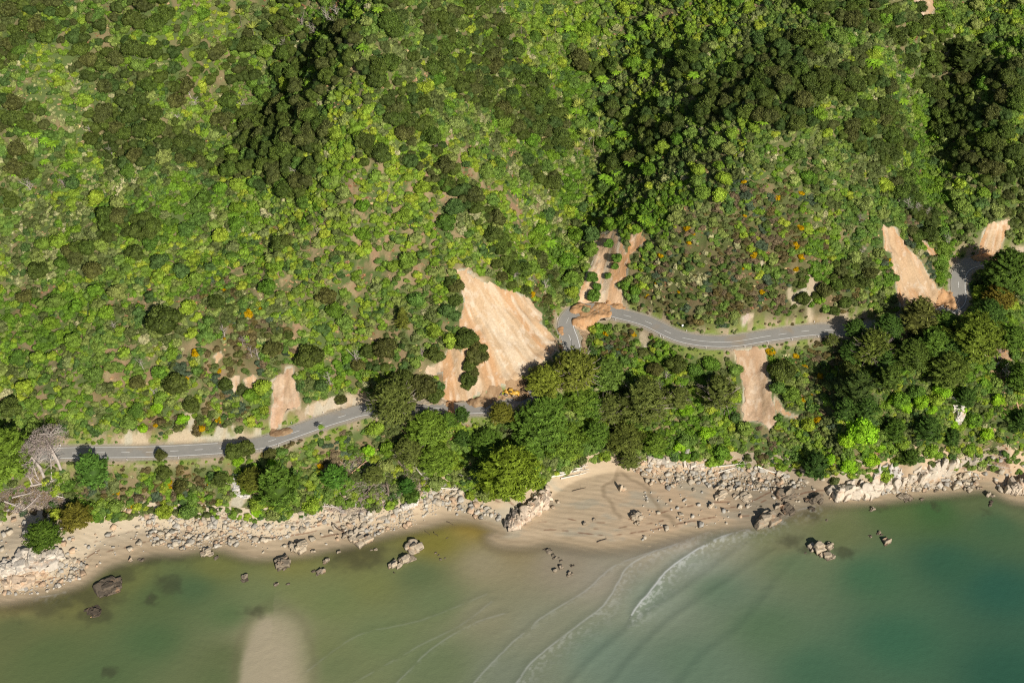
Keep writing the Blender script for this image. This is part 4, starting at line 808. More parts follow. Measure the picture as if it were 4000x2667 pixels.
# single conifers of the coast: px, py, crown radius px, shape, colour, phrase
OLIV = (0.095,0.125,0.03); MGRN = (0.058,0.11,0.028); DGRN = (0.035,0.072,0.022); GGRN = (0.075,0.128,0.03); GREYG = (0.065,0.088,0.032)
CON = [(2127,1495,76,'m',OLIV,"yellow green rounded macrocarpa"),(2245,1450,92,'m',(0.085,0.108,0.03),"largest olive macrocarpa with twiggy top"),(2370,1473,72,'m',(0.068,0.118,0.035),"tall bright green macrocarpa"),(2098,1680,108,'m',MGRN,"widest deep green macrocarpa"),
 (2200,1725,88,'m',GGRN,"mid green macrocarpa"),(1957,1618,50,'m',(0.075,0.085,0.022),"small olive conifer"),(1673,1683,82,'m',GGRN,"domed light green macrocarpa"),(1537,1585,92,'m',GREYG,"grey green macrocarpa with dead twigs"),(1803,1625,38,'p',DGRN,"narrow dark conifer"),(1808,1715,46,'p',DGRN,"dark conifer"),
 (1990,1860,122,'m',(0.085,0.13,0.025),"wide bright macrocarpa overhanging the beach"),(1088,1921,104,'p',MGRN,"big spiky dark green conifer"),(1306,1867,66,'p',(0.05,0.12,0.03),"green feathery conifer"),(1590,1905,42,'p',(0.035,0.09,0.025),"narrow deep green pine"),
 (363,1852,84,'p',(0.055,0.12,0.035),"feathery green conifer"),(20,1790,112,'m',GGRN,"broad bright green macrocarpa"),(296,2022,62,'m',(0.082,0.085,0.024),"olive brown conifer"),(987,1874,54,'m',(0.06,0.075,0.02),"dark rounded macrocarpa"),
 (2808,1545,92,'p',GREYG,"dark conifer flecked with dead twigs"),(3585,1252,96,'p',(0.062,0.075,0.028),"tall grey green pine"),(3810,1325,112,'m',(0.07,0.105,0.024),"huge green macrocarpa"),(3409,1360,78,'m',(0.06,0.085,0.026),"macrocarpa with bare twigs"),
 (3346,1530,88,'p',(0.035,0.06,0.022),"dark spiky pine"),(3470,1490,62,'p',(0.05,0.085,0.025),"shaggy dark conifer"),(3624,1685,72,'p',DGRN,"dark green feathery conifer"),(3490,1690,60,'p',(0.04,0.08,0.02),"dark shaggy conifer"),(3715,1720,46,'p',DGRN,"small dark conifer"),
 (3930,1075,100,'m',(0.04,0.075,0.02),"very dark macrocarpa"),(3900,1165,62,'m',(0.075,0.07,0.02),"olive brown round conifer"),(3188,1829,64,'p',(0.03,0.065,0.022),"dark spiky conifer"),(3556,1790,46,'p',(0.04,0.075,0.02),"small dark spiky conifer"),
 (2516,1580,98,'m',GREYG,"broad grey green macrocarpa"),(2440,1715,74,'m',(0.06,0.08,0.026),"dull green macrocarpa"),(2470,1640,60,'p',(0.05,0.085,0.025),"spiky green conifer"),(2650,1560,50,'m',GREYG,"grey green conifer"),(3766,245,78,'p',(0.04,0.062,0.022),"dark pine rising above the canopy"),
 (3990,1650,60,'p',DGRN,"dark conifer"),(3960,1330,60,'m',MGRN,"mid green conifer"),(3700,1450,80,'m',(0.055,0.085,0.024),"dark green macrocarpa"),(3560,1400,70,'m',(0.045,0.075,0.022),"shaded dark macrocarpa"),(3300,1610,60,'p',DGRN,"dark conifer"),(2300,1590,60,'m',MGRN,"green conifer"),(1905,1735,60,'m',MGRN,"green conifer"),(1460,1860,40,'m',GREYG,"small grey green conifer"),(170,2095,68,'m',(0.04,0.075,0.018),"dark round tree flecked white"),(2560,1740,50,'m',GGRN,"green macrocarpa"),(1700,1800,70,'m',GGRN,"light green macrocarpa"),(2150,1600,70,'m',MGRN,"deep green macrocarpa"),(2265,1560,66,'m',GGRN,"mid green macrocarpa"),(1752,1650,44,'p',MGRN,"small green conifer"),(2050,1780,72,'m',MGRN,"deep green macrocarpa"),(1925,1800,56,'m',GGRN,"mid green macrocarpa"),(2385,1600,70,'m',GREYG,"grey green macrocarpa"),(2330,1700,62,'m',MGRN,"deep green macrocarpa"),(2460,1800,44,'m',GREYG,"small grey macrocarpa"),(3455,1420,60,'p',DGRN,"dark conifer"),(3650,1350,76,'m',MGRN,"deep green macrocarpa"),(3770,1560,56,'p',DGRN,"dark conifer"),(3860,1235,66,'m',DGRN,"dark macrocarpa"),(1600,1770,60,'m',GREYG,"grey green macrocarpa"),(3720,1380,70,'m',DGRN,"dark macrocarpa"),(3380,1600,60,'p',DGRN,"dark conifer"),(3340,1290,44,'m',DGRN,"dark macrocarpa"),(3470,1290,60,'m',DGRN,"dark macrocarpa"),(3250,1330,30,'m',GREYG,"small grey macrocarpa"),(3690,1270,60,'m',MGRN,"deep green macrocarpa"),(3330,1380,50,'m',DGRN,"dark macrocarpa"),(3990,1480,60,'m',MGRN,"green macrocarpa")]
for i, (px, py, r, s, c, ph) in enumerate(CON):
    c = (c[0]*1.1, c[1]*.98, c[2]*.72)
    if s == 'm': make_tree("macrocarpa_tree", px, py, r*1.14, M_CR[i % 4], C_TR[0], c, .22 if py > 1900 else .34, ph, "tree", "big conifers along the coast", hs=.82, cc=.55, extra=TW_[i % 2] if ('twig' in ph or 'grey' in ph) else None)
    else: make_tree("pine_tree", px, py, r*1.02, P_CR[i % 3], C_TR[0], c, .15, ph, "tree", "big conifers along the coast", hs=.9, cc=.6, extra=TW_[i % 2] if 'twig' in ph else None)
make_tree("pine_tree", 1572, 1240, 40, T_CR[0], C_TR[1], (0.085,0.095,0.02), .1, "tall narrow golden green pine standing alone", "tree", None, hs=1.0, cc=1.3)
# rounded light green trees near the shore
YG = (0.16,0.27,0.03)
for i, (px, py, r) in enumerate([(3363,1683,66),(3310,1720,40),(3534,1586,30),(3596,1572,36),(3676,1530,40),(3640,1600,24),(3800,1649,25),(3857,1694,34),(3318,1818,34),(3403,1795,34),(3440,1745,26),(615,1586,27),(712,1635,26),(561,1674,22),(1000,2000,20),(1440,1760,26),(2330,1640,26),(2150,1650,20),(1910,1700,24),(1870,1760,26),(2680,1600,30),(2760,1690,34),(2660,1740,30),(3500,1560,26),(3900,1560,30),(3760,1600,24),(930,1800,24),(1060,1810,22),(3730,1660,22),(3245,1790,24)]):
    make_tree("broadleaf_tree", px, py, r, B_CR[i % 6], B_TR[i % 2], jc(YG), .35, "lime green tree", "tree", "lime green young trees", hs=.95)
# dark round kanuka seen singly
SK = [(1852,1352,30),(1815,1300,26),(1842,1412,32),(1848,1450,24),(1822,1505,22),(1882,1362,26),(1812,1335,24),(638,1252,72),(686,1496,50),(1270,1155,42),(527,985,40),(153,1053,45),(94,1155,33),(748,1586,37),(1208,1388,58),(1066,1360,40),(1125,1308,22),(34,1592,50),(539,1490,35),(845,1178,35),(1094,946,38),(363,1053,42),(1826,1320,44),(1800,1345,26),(1866,1388,44),(1832,1435,26),(1832,1479,34),(1650,1507,66),(1700,1540,40),(1696,1382,38),(1781,1116,33),(1781,1172,30),
 (1760,1100,26),(1503,1354,50),(1440,1370,34),(3057,1445,55),(629,1775,26),(915,1760,40),(960,1748,36),(1055,1770,26),(860,1870,34),(1570,1480,50),(1400,1420,34),(1120,940,30),(880,1500,30),(1330,1560,26),(700,1990,0),(640,1840,32),(700,1900,30),(480,1790,0),(2640,1420,44),(2560,1440,34),(3320,1440,40),(3370,1100,34),(3400,1060,34),(3300,1180,30),(3260,1210,26),(1960,1080,26),(2000,1110,24),(2050,1130,24),(2140,1170,26),(1940,1030,26)]
kp = []
for i, (px, py, r) in enumerate(SK):
    if r: make_tree("kanuka_tree", px, py, r, K_CR[i % 6], K_TR[i % 2], jc((0.048,0.064,0.016) if i % 3 else (0.054,0.058,0.018)), .45, "single %s dark kanuka" % ("large" if r > 42 else "small"), "tree", "single kanuka trees", hs=.95)
single_xy = [(*[q[0] for q in cast(px, py)], r/9.2) for (px, py, r) in SK if r]
# green bush trees in the gully slip
for i, (px, py, r) in enumerate(C5([(1850,110),(1905,210),(1730,340),(1745,470),(1680,565),(1840,330),(1910,250),(1720,400)]) and [(2382,951,24),(2413,1008,24),(2314,1082,26),(2322,1155,32),(2287,1212,20),(2376,1076,16),(2405,1040,18),(2330,1120,20)]):
    make_tree("broadleaf_tree", px, py, r, B_CR[i % 6], B_TR[0], jc((0.07,0.13,0.025) if i != 4 else (0.17,0.18,0.09)), .25, "bush tree inside the slip", "tree", "bush trees left inside the gully slip")

def darts(mask, spacing, n, seed, x0=-258, x1=258, y0=320, y1=640):
    r = np.random.default_rng(seed); X = r.uniform(x0, x1, n); Y = r.uniform(y0, y1, n); Zq = zt(X, Y); PX, PY, _ = project(X, Y, Zq)
    k = (PX > -120) & (PX < 4120) & (PY > -120) & mask(X, Y, PX, PY); X, Y, PX, PY = X[k], Y[k], PX[k], PY[k]; cells = {}; out = []
    for i in range(len(X)):
        s = spacing(X[i], Y[i]) if callable(spacing) else spacing; cx, cy = int(X[i]//6), int(Y[i]//6); ok = True
        for a in (-1, 0, 1):
            for b in (-1, 0, 1):
                for j in cells.get((cx+a, cy+b), ()):
                    if (X[j]-X[i])**2+(Y[j]-Y[i])**2 < s*s: ok = False; break
        if ok: cells.setdefault((cx, cy), []).append(i); out.append(i)
    return X[out], Y[out], PX[out], PY[out]
def freeof(X, Y, f=1.3):
    k = np.ones(X.shape, bool)
    for (a, b, r) in single_xy: k &= (X-a)**2+(Y-b)**2 > (r*f)**2
    return k
KX, KY, KPX, KPY = darts(lambda X, Y, PX, PY: kmask(X, Y) & ~blocked(X, Y, 2) & freeof(X, Y), 2.9, 170000, 11)
rk = np.random.default_rng(12); KR = 1.9+rk.random(len(KX))**1.6*2.9; order = np.argsort(-KR*(1+.25*(KPY > 900))); inframe = (KPX > 20) & (KPX < 3980) & (KPY > 10); order = [i for i in order if inframe[i]][:225]; ind = set(order)

for i in order:
    big = "broad" if KR[i] > 4.45 else "medium"; tone = rk.integers(0, 3); cc = [(0.046,0.063,0.016),(0.055,0.062,0.020),(0.052,0.076,0.017)][tone]
    make_tree("kanuka_tree", KPX[i], KPY[i], 0, K_CR[rk.integers(0, 6)], K_TR[rk.integers(0, 2)], jc(cc, .12), .55, "%s %s kanuka crown" % (big, ["dark olive", "dull brownish", "greener"][tone]), "tree", "kanuka trees of the dark woods", hs=1.05, at=(KX[i], KY[i]), R=float(KR[i]))
rest = np.array([i for i in range(len(KX)) if i not in ind]); Rr = KR[rest]; tt = pick('dark', len(rest), rk)
o = scatter("kanuka_woodland", np.stack([KX[rest], KY[rest], zt(KX[rest], KY[rest])+Rr*.45], 1), np.stack([rk.uniform(-.1, .1, len(rest)), rk.uniform(-.1, .1, len(rest)), rk.uniform(0, 6.28, len(rest))], 1), np.stack([Rr, Rr, Rr*1.05], 1), rk.integers(8, 11, len(rest)), tt)
tag(o, "remaining dark olive kanuka canopy covering the ridges behind single crowns", "woodland", kind='stuff')
allK = list(zip(KX, KY, KR))
# broadleaf bush trees
def bm(X, Y, PX, PY): return ~kmask(X, Y) & ~blocked(X, Y, 3) & ~seaward(X, Y) & freeof(X, Y) & (inblobs(GORSE, X, Y) < .45) & (rng.random(X.size) < .35+.65*sstep(.4, .6, fbm(X, Y, 25, 2, 700)))
BX, BY, BPX, BPY = darts(bm, 5.6, 26000, 13); rb = np.random.default_rng(14); BR = 1.8+rb.random(len(BX))**1.3*2.6; inf = (BPX > 30) & (BPX < 3970) & (BPY > 10)
ordb = [i for i in np.argsort(-BR) if inf[i]][:255]; print("broadleaf", len(BX))
for i in ordb:
    z_ = [('lush', "deep green"), ('bright', "bright green"), ('mid', "mid green")][int(rb.choice(3, p=[.3, .4, .3]))]; c = PAL[z_[0]][rb.integers(0, 4)]
    make_tree("broadleaf_tree", BPX[i], BPY[i], 0, B_CR[rb.integers(0, 6)], B_TR[rb.integers(0, 2)], jc(c, .12), .28, "%s %s bush tree" % ("big" if BR[i] > 3.5 else "small", z_[1]), "tree", "broadleaf bush trees", hs=.9, at=(BX[i], BY[i]), R=float(BR[i]))
restb = np.array([i for i in range(len(BX)) if i not in set(ordb)]); Rr = BR[restb]*.9; tt = np.concatenate([pick('mid', len(restb)//2, rb), pick('bright', len(restb)-len(restb)//2, rb)])
o = scatter("bush_canopy", np.stack([BX[restb], BY[restb], zt(BX[restb], BY[restb])+Rr*.2], 1), np.stack([Rr*0, Rr*0, rb.uniform(0, 6.28, len(restb))], 1), np.stack([Rr, Rr, Rr*.9], 1), rb.integers(0, 4, len(restb)), tt)
tag(o, "low leafy bush canopy filling the gaps between the bigger green trees", "bush canopy", kind='stuff')
# tree ferns and nikau palms
F_CR = [fern_mesh("fern_fronds", M['leaf'], 710+k, n=14, up=.3, droop=.5, wid=.15) for k in range(3)]; N_CR = [fern_mesh("palm_fronds", M['leaf'], 720+k, n=11, up=.75, droop=.55, wid=.12) for k in range(2)]
F_TR = trunk_mesh("fern_trunk", 730, 1.0, .05, 0)
def fernlike(nm, px, py, R, cr, c, th, ph, grp):
    x, y = cast(px, py, th+.5); z = float(zt(x[0], y[0])); root = empty(nm, (x[0], y[0], z), random.uniform(0, 6), (R, R, R)); q = link("fronds", cr, root); q.location = (0, 0, th/R); q.color = (*c, 1); t = link("trunk", F_TR, root); t.scale = (1, 1, th/R); t.location = (0, 0, 0)
    register(root, ph, px, py, "tree fern" if nm == "tree_fern" else "palm", grp)
FE = C5([(1390,130),(1440,100),(1365,170)])+[(x*.567, y*.567) for x, y in [(2210,225),(1540,820),(1590,820),(1500,835),(120,840),(170,900),(240,920),(300,960),(360,980),(300,1110),(460,1130),(100,1180)]]+[(x*.567+1333, y*.567) for x, y in [(150,320),(2140,110),(2100,180),(1890,490),(2090,510),(1990,250),(1500,200),(1570,190),(1810,1215),(1890,1175),(1860,1240),(1990,1110),(1730,1370),(1600,1450),(1200,1310),(2120,1530),(2080,1500),(1620,760),(1930,920),(1800,540),(250,60)]]+[(x*.567+2666, y*.567) for x, y in [(1350,330),(1290,400),(1340,420),(1310,440),(1450,620),(1520,690),(1540,540),(1760,920),(1800,890),(1740,870),(550,830),(80,510)]]
for i, (px, py) in enumerate(FE): fernlike("tree_fern", px, py, random.uniform(2.6, 3.6), F_CR[i % 3], jc((0.13,0.22,0.03)), random.uniform(3, 5), "starry light green tree fern", "tree ferns in the damp folds")
for i, (px, py) in enumerate([(x*.567+1333, y*.567) for x, y in [(1110,15),(1170,155),(1240,165),(1420,240),(1475,180),(1315,455),(1440,550),(1640,720),(1780,800),(1575,820),(1680,920),(1740,940),(1630,1010),(1450,480),(1620,735)]]+[(x*.567, y*.567) for x, y in [(1740,195),(1650,90)]]):
    fernlike("nikau_palm", px, py, random.uniform(2.3, 3.2), N_CR[i % 2], jc((0.15,0.17,0.04)), random.uniform(5, 7), "shuttlecock shaped nikau palm", "nikau palms in the central gully")
x, y = cast(1258, 1695); fz = float(zt(x[0], y[0])); root = empty("tree_fern", (x[0], y[0], fz), 0, (1.7, 1.7, 1.7)); q = link("fronds", F_CR[0], root); q.location = (0, 0, 2.6); q.color = (.14, .22, .04, 1); t = link("trunk", F_TR, root); t.scale = (.8, .8, 2.6)
tag(root, "lone tree fern on a bare thin trunk beside the left road", "tree fern")
# ------------------------------------------------------------------ dead trees and logs
def dead(px, py, sz, k, ph, rz=None, tilt=(0, 0), marks=LM, nm="dead_tree"):
    x, y = cast(px, py); o = link(nm, D_ME[k % len(D_ME)]); o.location = (x[0], y[0], float(zt(x[0], y[0]))-.2); o.scale = (sz,)*3; o.rotation_euler = (tilt[0], tilt[1], rz if rz is not None else random.uniform(0, 6.28)); register(o, ph, px, py, "dead tree", "bare dead trees", marks); return o
DT = [(775,430,7),(2250-1333,0,0),(600,1545-0,5),(560,1440,5),(950,1350,7),(1010,1400,6),(985,1395,5),(880,1325,6),(130,760,8),(255,735,6),(350,525,5),(440,610,5),(1155,690,5),(1070,730,5),(1300,760-20,4),(750,390,7),(1085,540,0),(700,480,6),(960,440,6),(1180,110,6),(1210,135,6),(1280,85,6),(1300,110,6),(1320,70,6),(1230,150,6),(1110,200,6),(1120,190,5),
      (1960,65,5),(2050,320,5),(2065,390,5),(1660,345,5),(1730,675,5),(2190,735,5),(2300,560,5),(3510,800,7),(3540,820,7),(3570,840,7),(3600,850,6),(3770,270,6),(3355,870,6),(2010,1105,6),(2130,1145,6),(2080,1115,5),(1400,1430,8),(2580,1540,8),(2600,1500,6),(3700,960,6),(3560,1200,5),(2240,1560,6),(1650,1400,5),(3410,1430,9),(1620,1640,6),(1500,1640,6),(3920,1480,8),(3900,1400,8),(1290,1500,7),(3360,1000,5),(3180,430,5),(450,1290,5),(1700,590,4)]
for i, (px, py, sz) in enumerate(DT):
    if sz: dead(px, py, sz*.8, i, "bare grey dead tree")
# grey dead pines at the far left: tall trunks with brown twig crowns
def twig_crown(name, seed):
    r = np.random.default_rng(seed); mb = MB(); D = unit(r.normal(size=(3000, 3))); D[:,2] = np.abs(D[:,2])*.75-.1; P = D*r.uniform(.3, 1.05, (3000, 1))*(.8+.35*fbm(D[:,0]*3+9, D[:,1]*3+9, 1, 2, seed))[:,None]; P[:,2] *= .62
    leaves(mb, P, unit(np.cross(D, r.normal(size=D.shape))), .010, r, elong=6, jit=.5, dirv=unit(D*.7+r.normal(0, .8, D.shape))); V, T = ico(2); 
    return mb.mesh(name, [M['twig']])
TC = [twig_crown("twig_crown", 740), twig_crown("twig_crown", 741)]
for i, (bx_, by_, rpx, hh, ph) in enumerate([(238,1835,70,20,"dead pine with wide pinkish brown crown and pale forked trunk"), (170,1860,52,18,"dead grey pine left of the pinkish crowned pine")]):
    x, y = cast(bx_, by_); z = float(zt(x[0], y[0])); root = empty("dead_pine_tree", (x[0], y[0], z), 0); R = rpx/9.2
    c = link("crown", TC[i], root); c.location = (-1.5-i*1.5, .5, hh-2.5); c.scale = (R*1.12, R*1.12, R*1.12); e = link("dead_branches", D_ME[i], root); e.location = (-1.5-i*1.5, .5, hh-6); e.scale = (R*1.3, R*1.3, R*1.1)
    mb = MB(); L = -1.5-i*1.5
    for (dx, dy, rr) in ((0, 0, .55), (-1.5, .6, .42)): tube(mb, [(dx*.2, dy, -1), (dx*.6, dy, hh*.3), (dx+L*.6, dy, hh*.62), (dx+L*1.1, dy*.5, hh-1.5)], [rr*1.2, rr, rr*.8, rr*.4], 7)
    for k in range(16): a = random.uniform(0, 6.28); zz = random.uniform(.5, .85)*hh; q = np.array([L*zz/hh, 0, zz]); tube(mb, [q, q+np.array([math.cos(a)*2, math.sin(a)*2, 1.0]), q+np.array([math.cos(a)*3.5, math.sin(a)*3.5, 2.4])], [.2, .13, .05], 4)
    link("trunk", mb.mesh("dead_trunk", [M['dead']], smooth=True), root); tag(root, ph, "dead tree", "dead pines at the far left")
for i, (px, py, sz, rz, tl) in enumerate([(120,1870,12,0.3,.3),(150,1870,11,1.2,-.3),(200,1875,10,2,.5),(130,1900,9,3,.9),(160,1890,9,4,1.1)]): dead(px, py, sz, i, "leaning bare grey pine trunk", rz, (tl*.4, tl*.3))
# fallen trees and driftwood
def log(nm, px0, py0, px1, py1, rad, m, ph, marks=BM, br=0, lift=.3, roots=False, cat="log", grp="fallen trunks and driftwood"):
    xs, ys = cast([px0, px1], [py0, py1]); z0, z1 = [max(float(q), -.1)+rad+lift for q in zt(xs, ys)]; a = np.array([xs[0], ys[0], z0]); b = np.array([xs[1], ys[1], z1]); c = (a+b)/2; c[2] = max(c[2], max(float(zt(c[0], c[1])), -.1)+rad); r = np.random.default_rng(int(px0*7+py0)); mb = MB()
    j = r.normal(0, .25, 3)*np.array([1, 1, .3]); tube(mb, [a-c, (a-c)*.5+j, j, (b-c)*.5-j*.5, b-c], [rad*1.2, rad*1.05, rad*.9, rad*.7, rad*.4], 7); L = np.linalg.norm(b-a)
    for k in range(br): f = r.uniform(.1, .48); q = (b-c)*f*2*.95; d = unit(unit(b-a)+r.normal(0, .8, 3)*np.array([1, 1, .5])); d[2] = abs(d[2]); tube(mb, [q, q+d*L*.14, q+d*L*.25+r.normal(0, .2, 3)], [rad*.4, rad*.25, rad*.1], 4)
    if roots:
        for k in range(9): d = unit(-unit(b-a)*.5+r.normal(0, 1, 3)); tube(mb, [a-c, a-c+d*rad*3, a-c+d*rad*5.5], [rad*.6, rad*.35, rad*.1], 4)
    o = link(nm, mb.mesh(nm, [M[m]], smooth=True)); o.location = c; register(o, ph, (px0+px1)/2, (py0+py1)/2, cat, grp, marks)
for q in [(1700,1908,1790,1914,.28,'drift',"long pale driftwood log",4),(1298,2045,1355,2092,.3,'darkwood',"dark curved driftwood log",3),(920,2100,923,2126,.25,'darkwood',"short dark upright looking log",0),(2150,1865,2260,1842,.4,'drift',"white bleached driftwood trunk",5),(2190,1872,2290,1850,.3,'drift',"pale driftwood trunk",3),(2170,1850,2300,1835,.3,'drift',"pale driftwood trunk",6),(2240,1830,2296,1822,.3,'drift',"pale driftwood trunk",4),
          (2780,1825,2920,1812,.3,'drift',"bleached branchy driftwood trunk",12),(2800,1850,2900,1820,.25,'drift',"bleached branchy driftwood trunk",8),(2960,1825,3060,1860,.35,'drift',"bleached branchy driftwood trunk",12),(2980,1830,3050,1872,.25,'redwood',"orange broken trunk",4),(1745,2040,1775,2054,.12,'darkwood',"thin dark stick lying in water",1),(1660,2075,1680,2090,.1,'darkwood',"thin dark stick lying in water",2),(1695,2080,1712,2098,.1,'darkwood',"thin dark stick lying in water",2),
          (2332,2120,2372,2105,.15,'darkwood',"thin dark stick",1),(2235,1920,2290,1906,.12,'darkwood',"thin dark stick",1),(1540,2240,1545,2246,.1,'darkwood',"tiny stick",0),(355,2416,375,2408,.12,'redwood',"orange floating stick",0),(3880,1880,3900,1900,.2,'darkwood',"dark branch",5),(3840,1815,3930,1830,.3,'dead',"grey bleached trunk",8),(3900,1800,3960,1812,.25,'dead',"grey bleached trunk",6),(2130,2150,2135,2153,.1,'darkwood',"tiny stick",0)]:
    log("driftwood_log", *q[:7], br=q[7])
for q in [(1535,1790,1590,1845,.5,'bark',"fallen grey trunk with spreading bare branches",12),(1510,1900,1520,1945,.45,'bark',"fallen brown trunk with torn roots",2),(1370,1860,1440,1800,.4,'redwood',"fallen split orange trunk",2),(1300,1900,1360,1840,.3,'bark',"fallen thin trunk",4),(1470,1880,1420,1945,.3,'bark',"fallen branchy trunk",8),(1400,1960,1480,1930,.35,'bark',"fallen branchy trunk",9),(1495,1810,1500,1850,.35,'redwood',"broken standing orange stump",0),
          (1620,1820,1660,1880,.3,'dead',"bare fallen limb",9),(1270,1980,1320,1990,.3,'dead',"bare fallen root mass",12),(1290,1975,1350,2010,.3,'dead',"bare fallen root mass",12),(1780,1850,1840,1880,.3,'dead',"bare fallen limb",10),(50,1950,130,1930,.3,'dead',"bare grey fallen branches",14),(20,1965,90,1990,.3,'dead',"bare grey fallen branches",14),(90,2000,160,1940,.25,'dead',"bare grey fallen branches",14),(215,1935,262,1955,.3,'drift',"white broken branch",6),
          (110,1905,210,1885,.35,'dead',"grey fallen pine top",14),(3880,1440,3915,1410,.4,'dead',"pale fallen trunk",3),(3840,1440,3900,1470,.35,'redwood',"orange splintered trunk",4),(3905,1490,3960,1520,.35,'redwood',"orange splintered trunk",5),(3965,1570,3985,1640,.35,'redwood',"orange splintered trunk",5),(3920,1540,3980,1560,.3,'redwood',"orange splintered trunk",4),(1345,1930,1400,1890,.25,'bark',"fallen branchy trunk",9),(2250,1868,2330,1800,.0,'dead',"",0)]:
    if q[6]: log("fallen_tree", *q[:7], marks=LM, br=q[7], roots='root' in q[6], cat="fallen tree", lift=.8, grp="trees brought down above the shore")
# heap of torn brown branches around the fallen trees
def brush(nm, poly, n, seed, lab, m='twig'):
    P = W(poly); r = np.random.default_rng(seed); xs = [p[0] for p in P]; ys = [p[1] for p in P]; X = r.uniform(min(xs), max(xs), n*3); Y = r.uniform(min(ys), max(ys), n*3); k = inpoly(P, X, Y); X, Y = X[k][:n], Y[k][:n]; Z = zt(X, Y)+r.uniform(.2, 1.6, len(X)); mb = MB(); D = unit(r.normal(size=(len(X), 3))*np.array([1, 1, .35]))
    leaves(mb, np.stack([X, Y, Z], 1), np.cross(D, r.normal(size=D.shape)), .075, r, elong=13, jit=.2, dirv=D); tag(link(nm, mb.mesh(nm, [M[m]])), lab, "brushwood", kind='stuff')
brush("brushwood", [(1290,1830),(1400,1780),(1560,1850),(1680,1870),(1640,1940),(1540,1960),(1470,2000),(1400,2010),(1270,2000),(1300,1950)], 2600, 801, "tangle of broken brown branches above the middle beach")
brush("brushwood", [(0,1920),(150,1880),(220,1900),(280,1960),(200,1990),(60,2010),(0,1990)], 1800, 802, "tangle of grey dead branches under the far left pines")
brush("brushwood", [(3840,1400),(3900,1420),(3990,1500),(4000,1700),(3930,1650),(3860,1500)], 1200, 803, "splintered brown branches near the right edge", 'redwood')

# ------------------------------------------------------------------ rocks
def chunk(r, sc, sub=3, ncut=11):
    V, T = ico(sub); V = V.copy()
    ax_ = np.array([[1,0,0],[-1,0,0],[0,1,0],[0,-1,0],[0,0,1],[0,0,-1]], float)
    for k in range(ncut):
        nrm = unit(ax_[k]+r.normal(0, .16, 3)) if k < 6 else unit(r.normal(size=3)); off = r.uniform(.42, .62) if k < 6 else r.uniform(.62, .85); d = V @ nrm; V = V-np.maximum(d-off, 0)[:,None]*nrm
    V += r.normal(0, .012, V.shape); return V*1.35*np.array(sc), T
RK = []
for k in range(10): r = np.random.default_rng(900+k); mb = MB(); V, T = chunk(r, (1, r.uniform(.65, .95), r.uniform(.5, .8)), 2); mb.add(V, T=T, a=r.uniform(.2, .8)); RK.append(mb.mesh("boulder", [M['stone']]))
RKI = []
rc = bpy.data.collections.new("rubble_shapes")
for k in range(6): r = np.random.default_rng(920+k); mb = MB(); V, T = chunk(r, (1, r.uniform(.65, .95), r.uniform(.5, .8)), 1, 7); mb.add(V, T=T); rc.objects.link(bpy.data.objects.new("%02d_rubble_stone" % k, mb.mesh("rubble_stone", [M['stonei']])))
FLD = [C7([(940,410),(1150,395),(1350,425),(1500,470),(1650,440),(1700,470),(1650,600),(1400,650),(1200,640),(1050,620),(990,500)]), C7([(1500,370),(1600,370),(1700,470),(1800,480),(2050,440),(2100,350),(2250,370),(2330,420),(2200,480),(2000,560),(1750,610),(1500,500)]),
 C8([(0,440),(150,380),(300,400),(480,340),(520,480),(300,530),(150,570),(0,520)]), C8([(530,260),(620,210),(900,215),(950,330),(1100,400),(1090,440),(900,400),(700,350),(560,430)]), C8([(2000,30),(2200,15),(2351,50),(2351,230),(2150,150),(2000,110)]),
 C9([(0,65),(200,90),(400,65),(560,100),(700,130),(880,180),(850,215),(700,215),(520,245),(350,235),(150,205),(0,165)]), C9([(1350,170),(1600,130),(1830,110),(1900,190),(1720,245),(1500,255),(1380,275)]), C7([(190,760),(430,700),(590,720),(570,830),(350,930),(200,965),(0,950),(0,850)]), C9([(1830,80),(2200,20),(2240,90),(2080,95),(1990,240),(1870,220)])]
FW = [W(p) for p in FLD]
def fm(X, Y, PX, PY):
    k = np.zeros(X.shape, bool)
    for P in FW: k |= inpoly(P, X, Y)
    k &= rng.random(X.size) < .3+.7*sstep(.3, .6, fbm(X, Y, 5, 2, 931)); sp = (bil(sdw, X, Y) > .5) & (Y < np.interp(X, toe[:,0], toe[:,1])+4) & (rng.random(X.size) < .02) & ((PX < 1900) | (PX > 2500))
    return k | sp
SX, SY, SPX, SPY = darts(fm, .85, 300000, 15, y0=300, y1=420); rs_ = np.random.default_rng(16); SR = .38+rs_.power(.55, len(SX))**2*1.15; SR = .36+(rs_.random(len(SX))**3.2)*1.35; print("rocks", len(SX))
inr = (SPX > 15) & (SPX < 3985); os_ = [i for i in np.argsort(-SR) if inr[i]][:280]; TN = [((0.44,0.38,0.29), "pale tan"), ((0.36,0.34,0.30), "grey"), ((0.46,0.33,0.22), "orange tinted"), ((0.48,0.44,0.37), "whitish")]
for i in os_:
    q = int(rs_.choice(4, p=[.4, .25, .12, .23])); x, y = float(SX[i]), float(SY[i]); R = float(SR[i]); o = link("boulder", RK[rs_.integers(0, 10)]); o.location = (x, y, max(float(zt(x, y)), -.15)+R*.25); o.scale = (R, R, R); o.rotation_euler = (rs_.uniform(-.4, .4), rs_.uniform(-.4, .4), rs_.uniform(0, 6.28)); sh_ = rs_.uniform(.85, 1.12); o.color = (*[c*sh_ for c in TN[q][0]], 1)
    register(o, "%s %s angular boulder" % ("big" if R > 1.3 else "small" if R < .95 else "middling", TN[q][1]), SPX[i], SPY[i], "boulder", "boulders along the shore", BM)
rr = np.array([i for i in range(len(SX)) if i not in set(os_)]); tt = np.array([TN[q][0] for q in rs_.choice(4, len(rr), p=[.4, .25, .12, .23])])
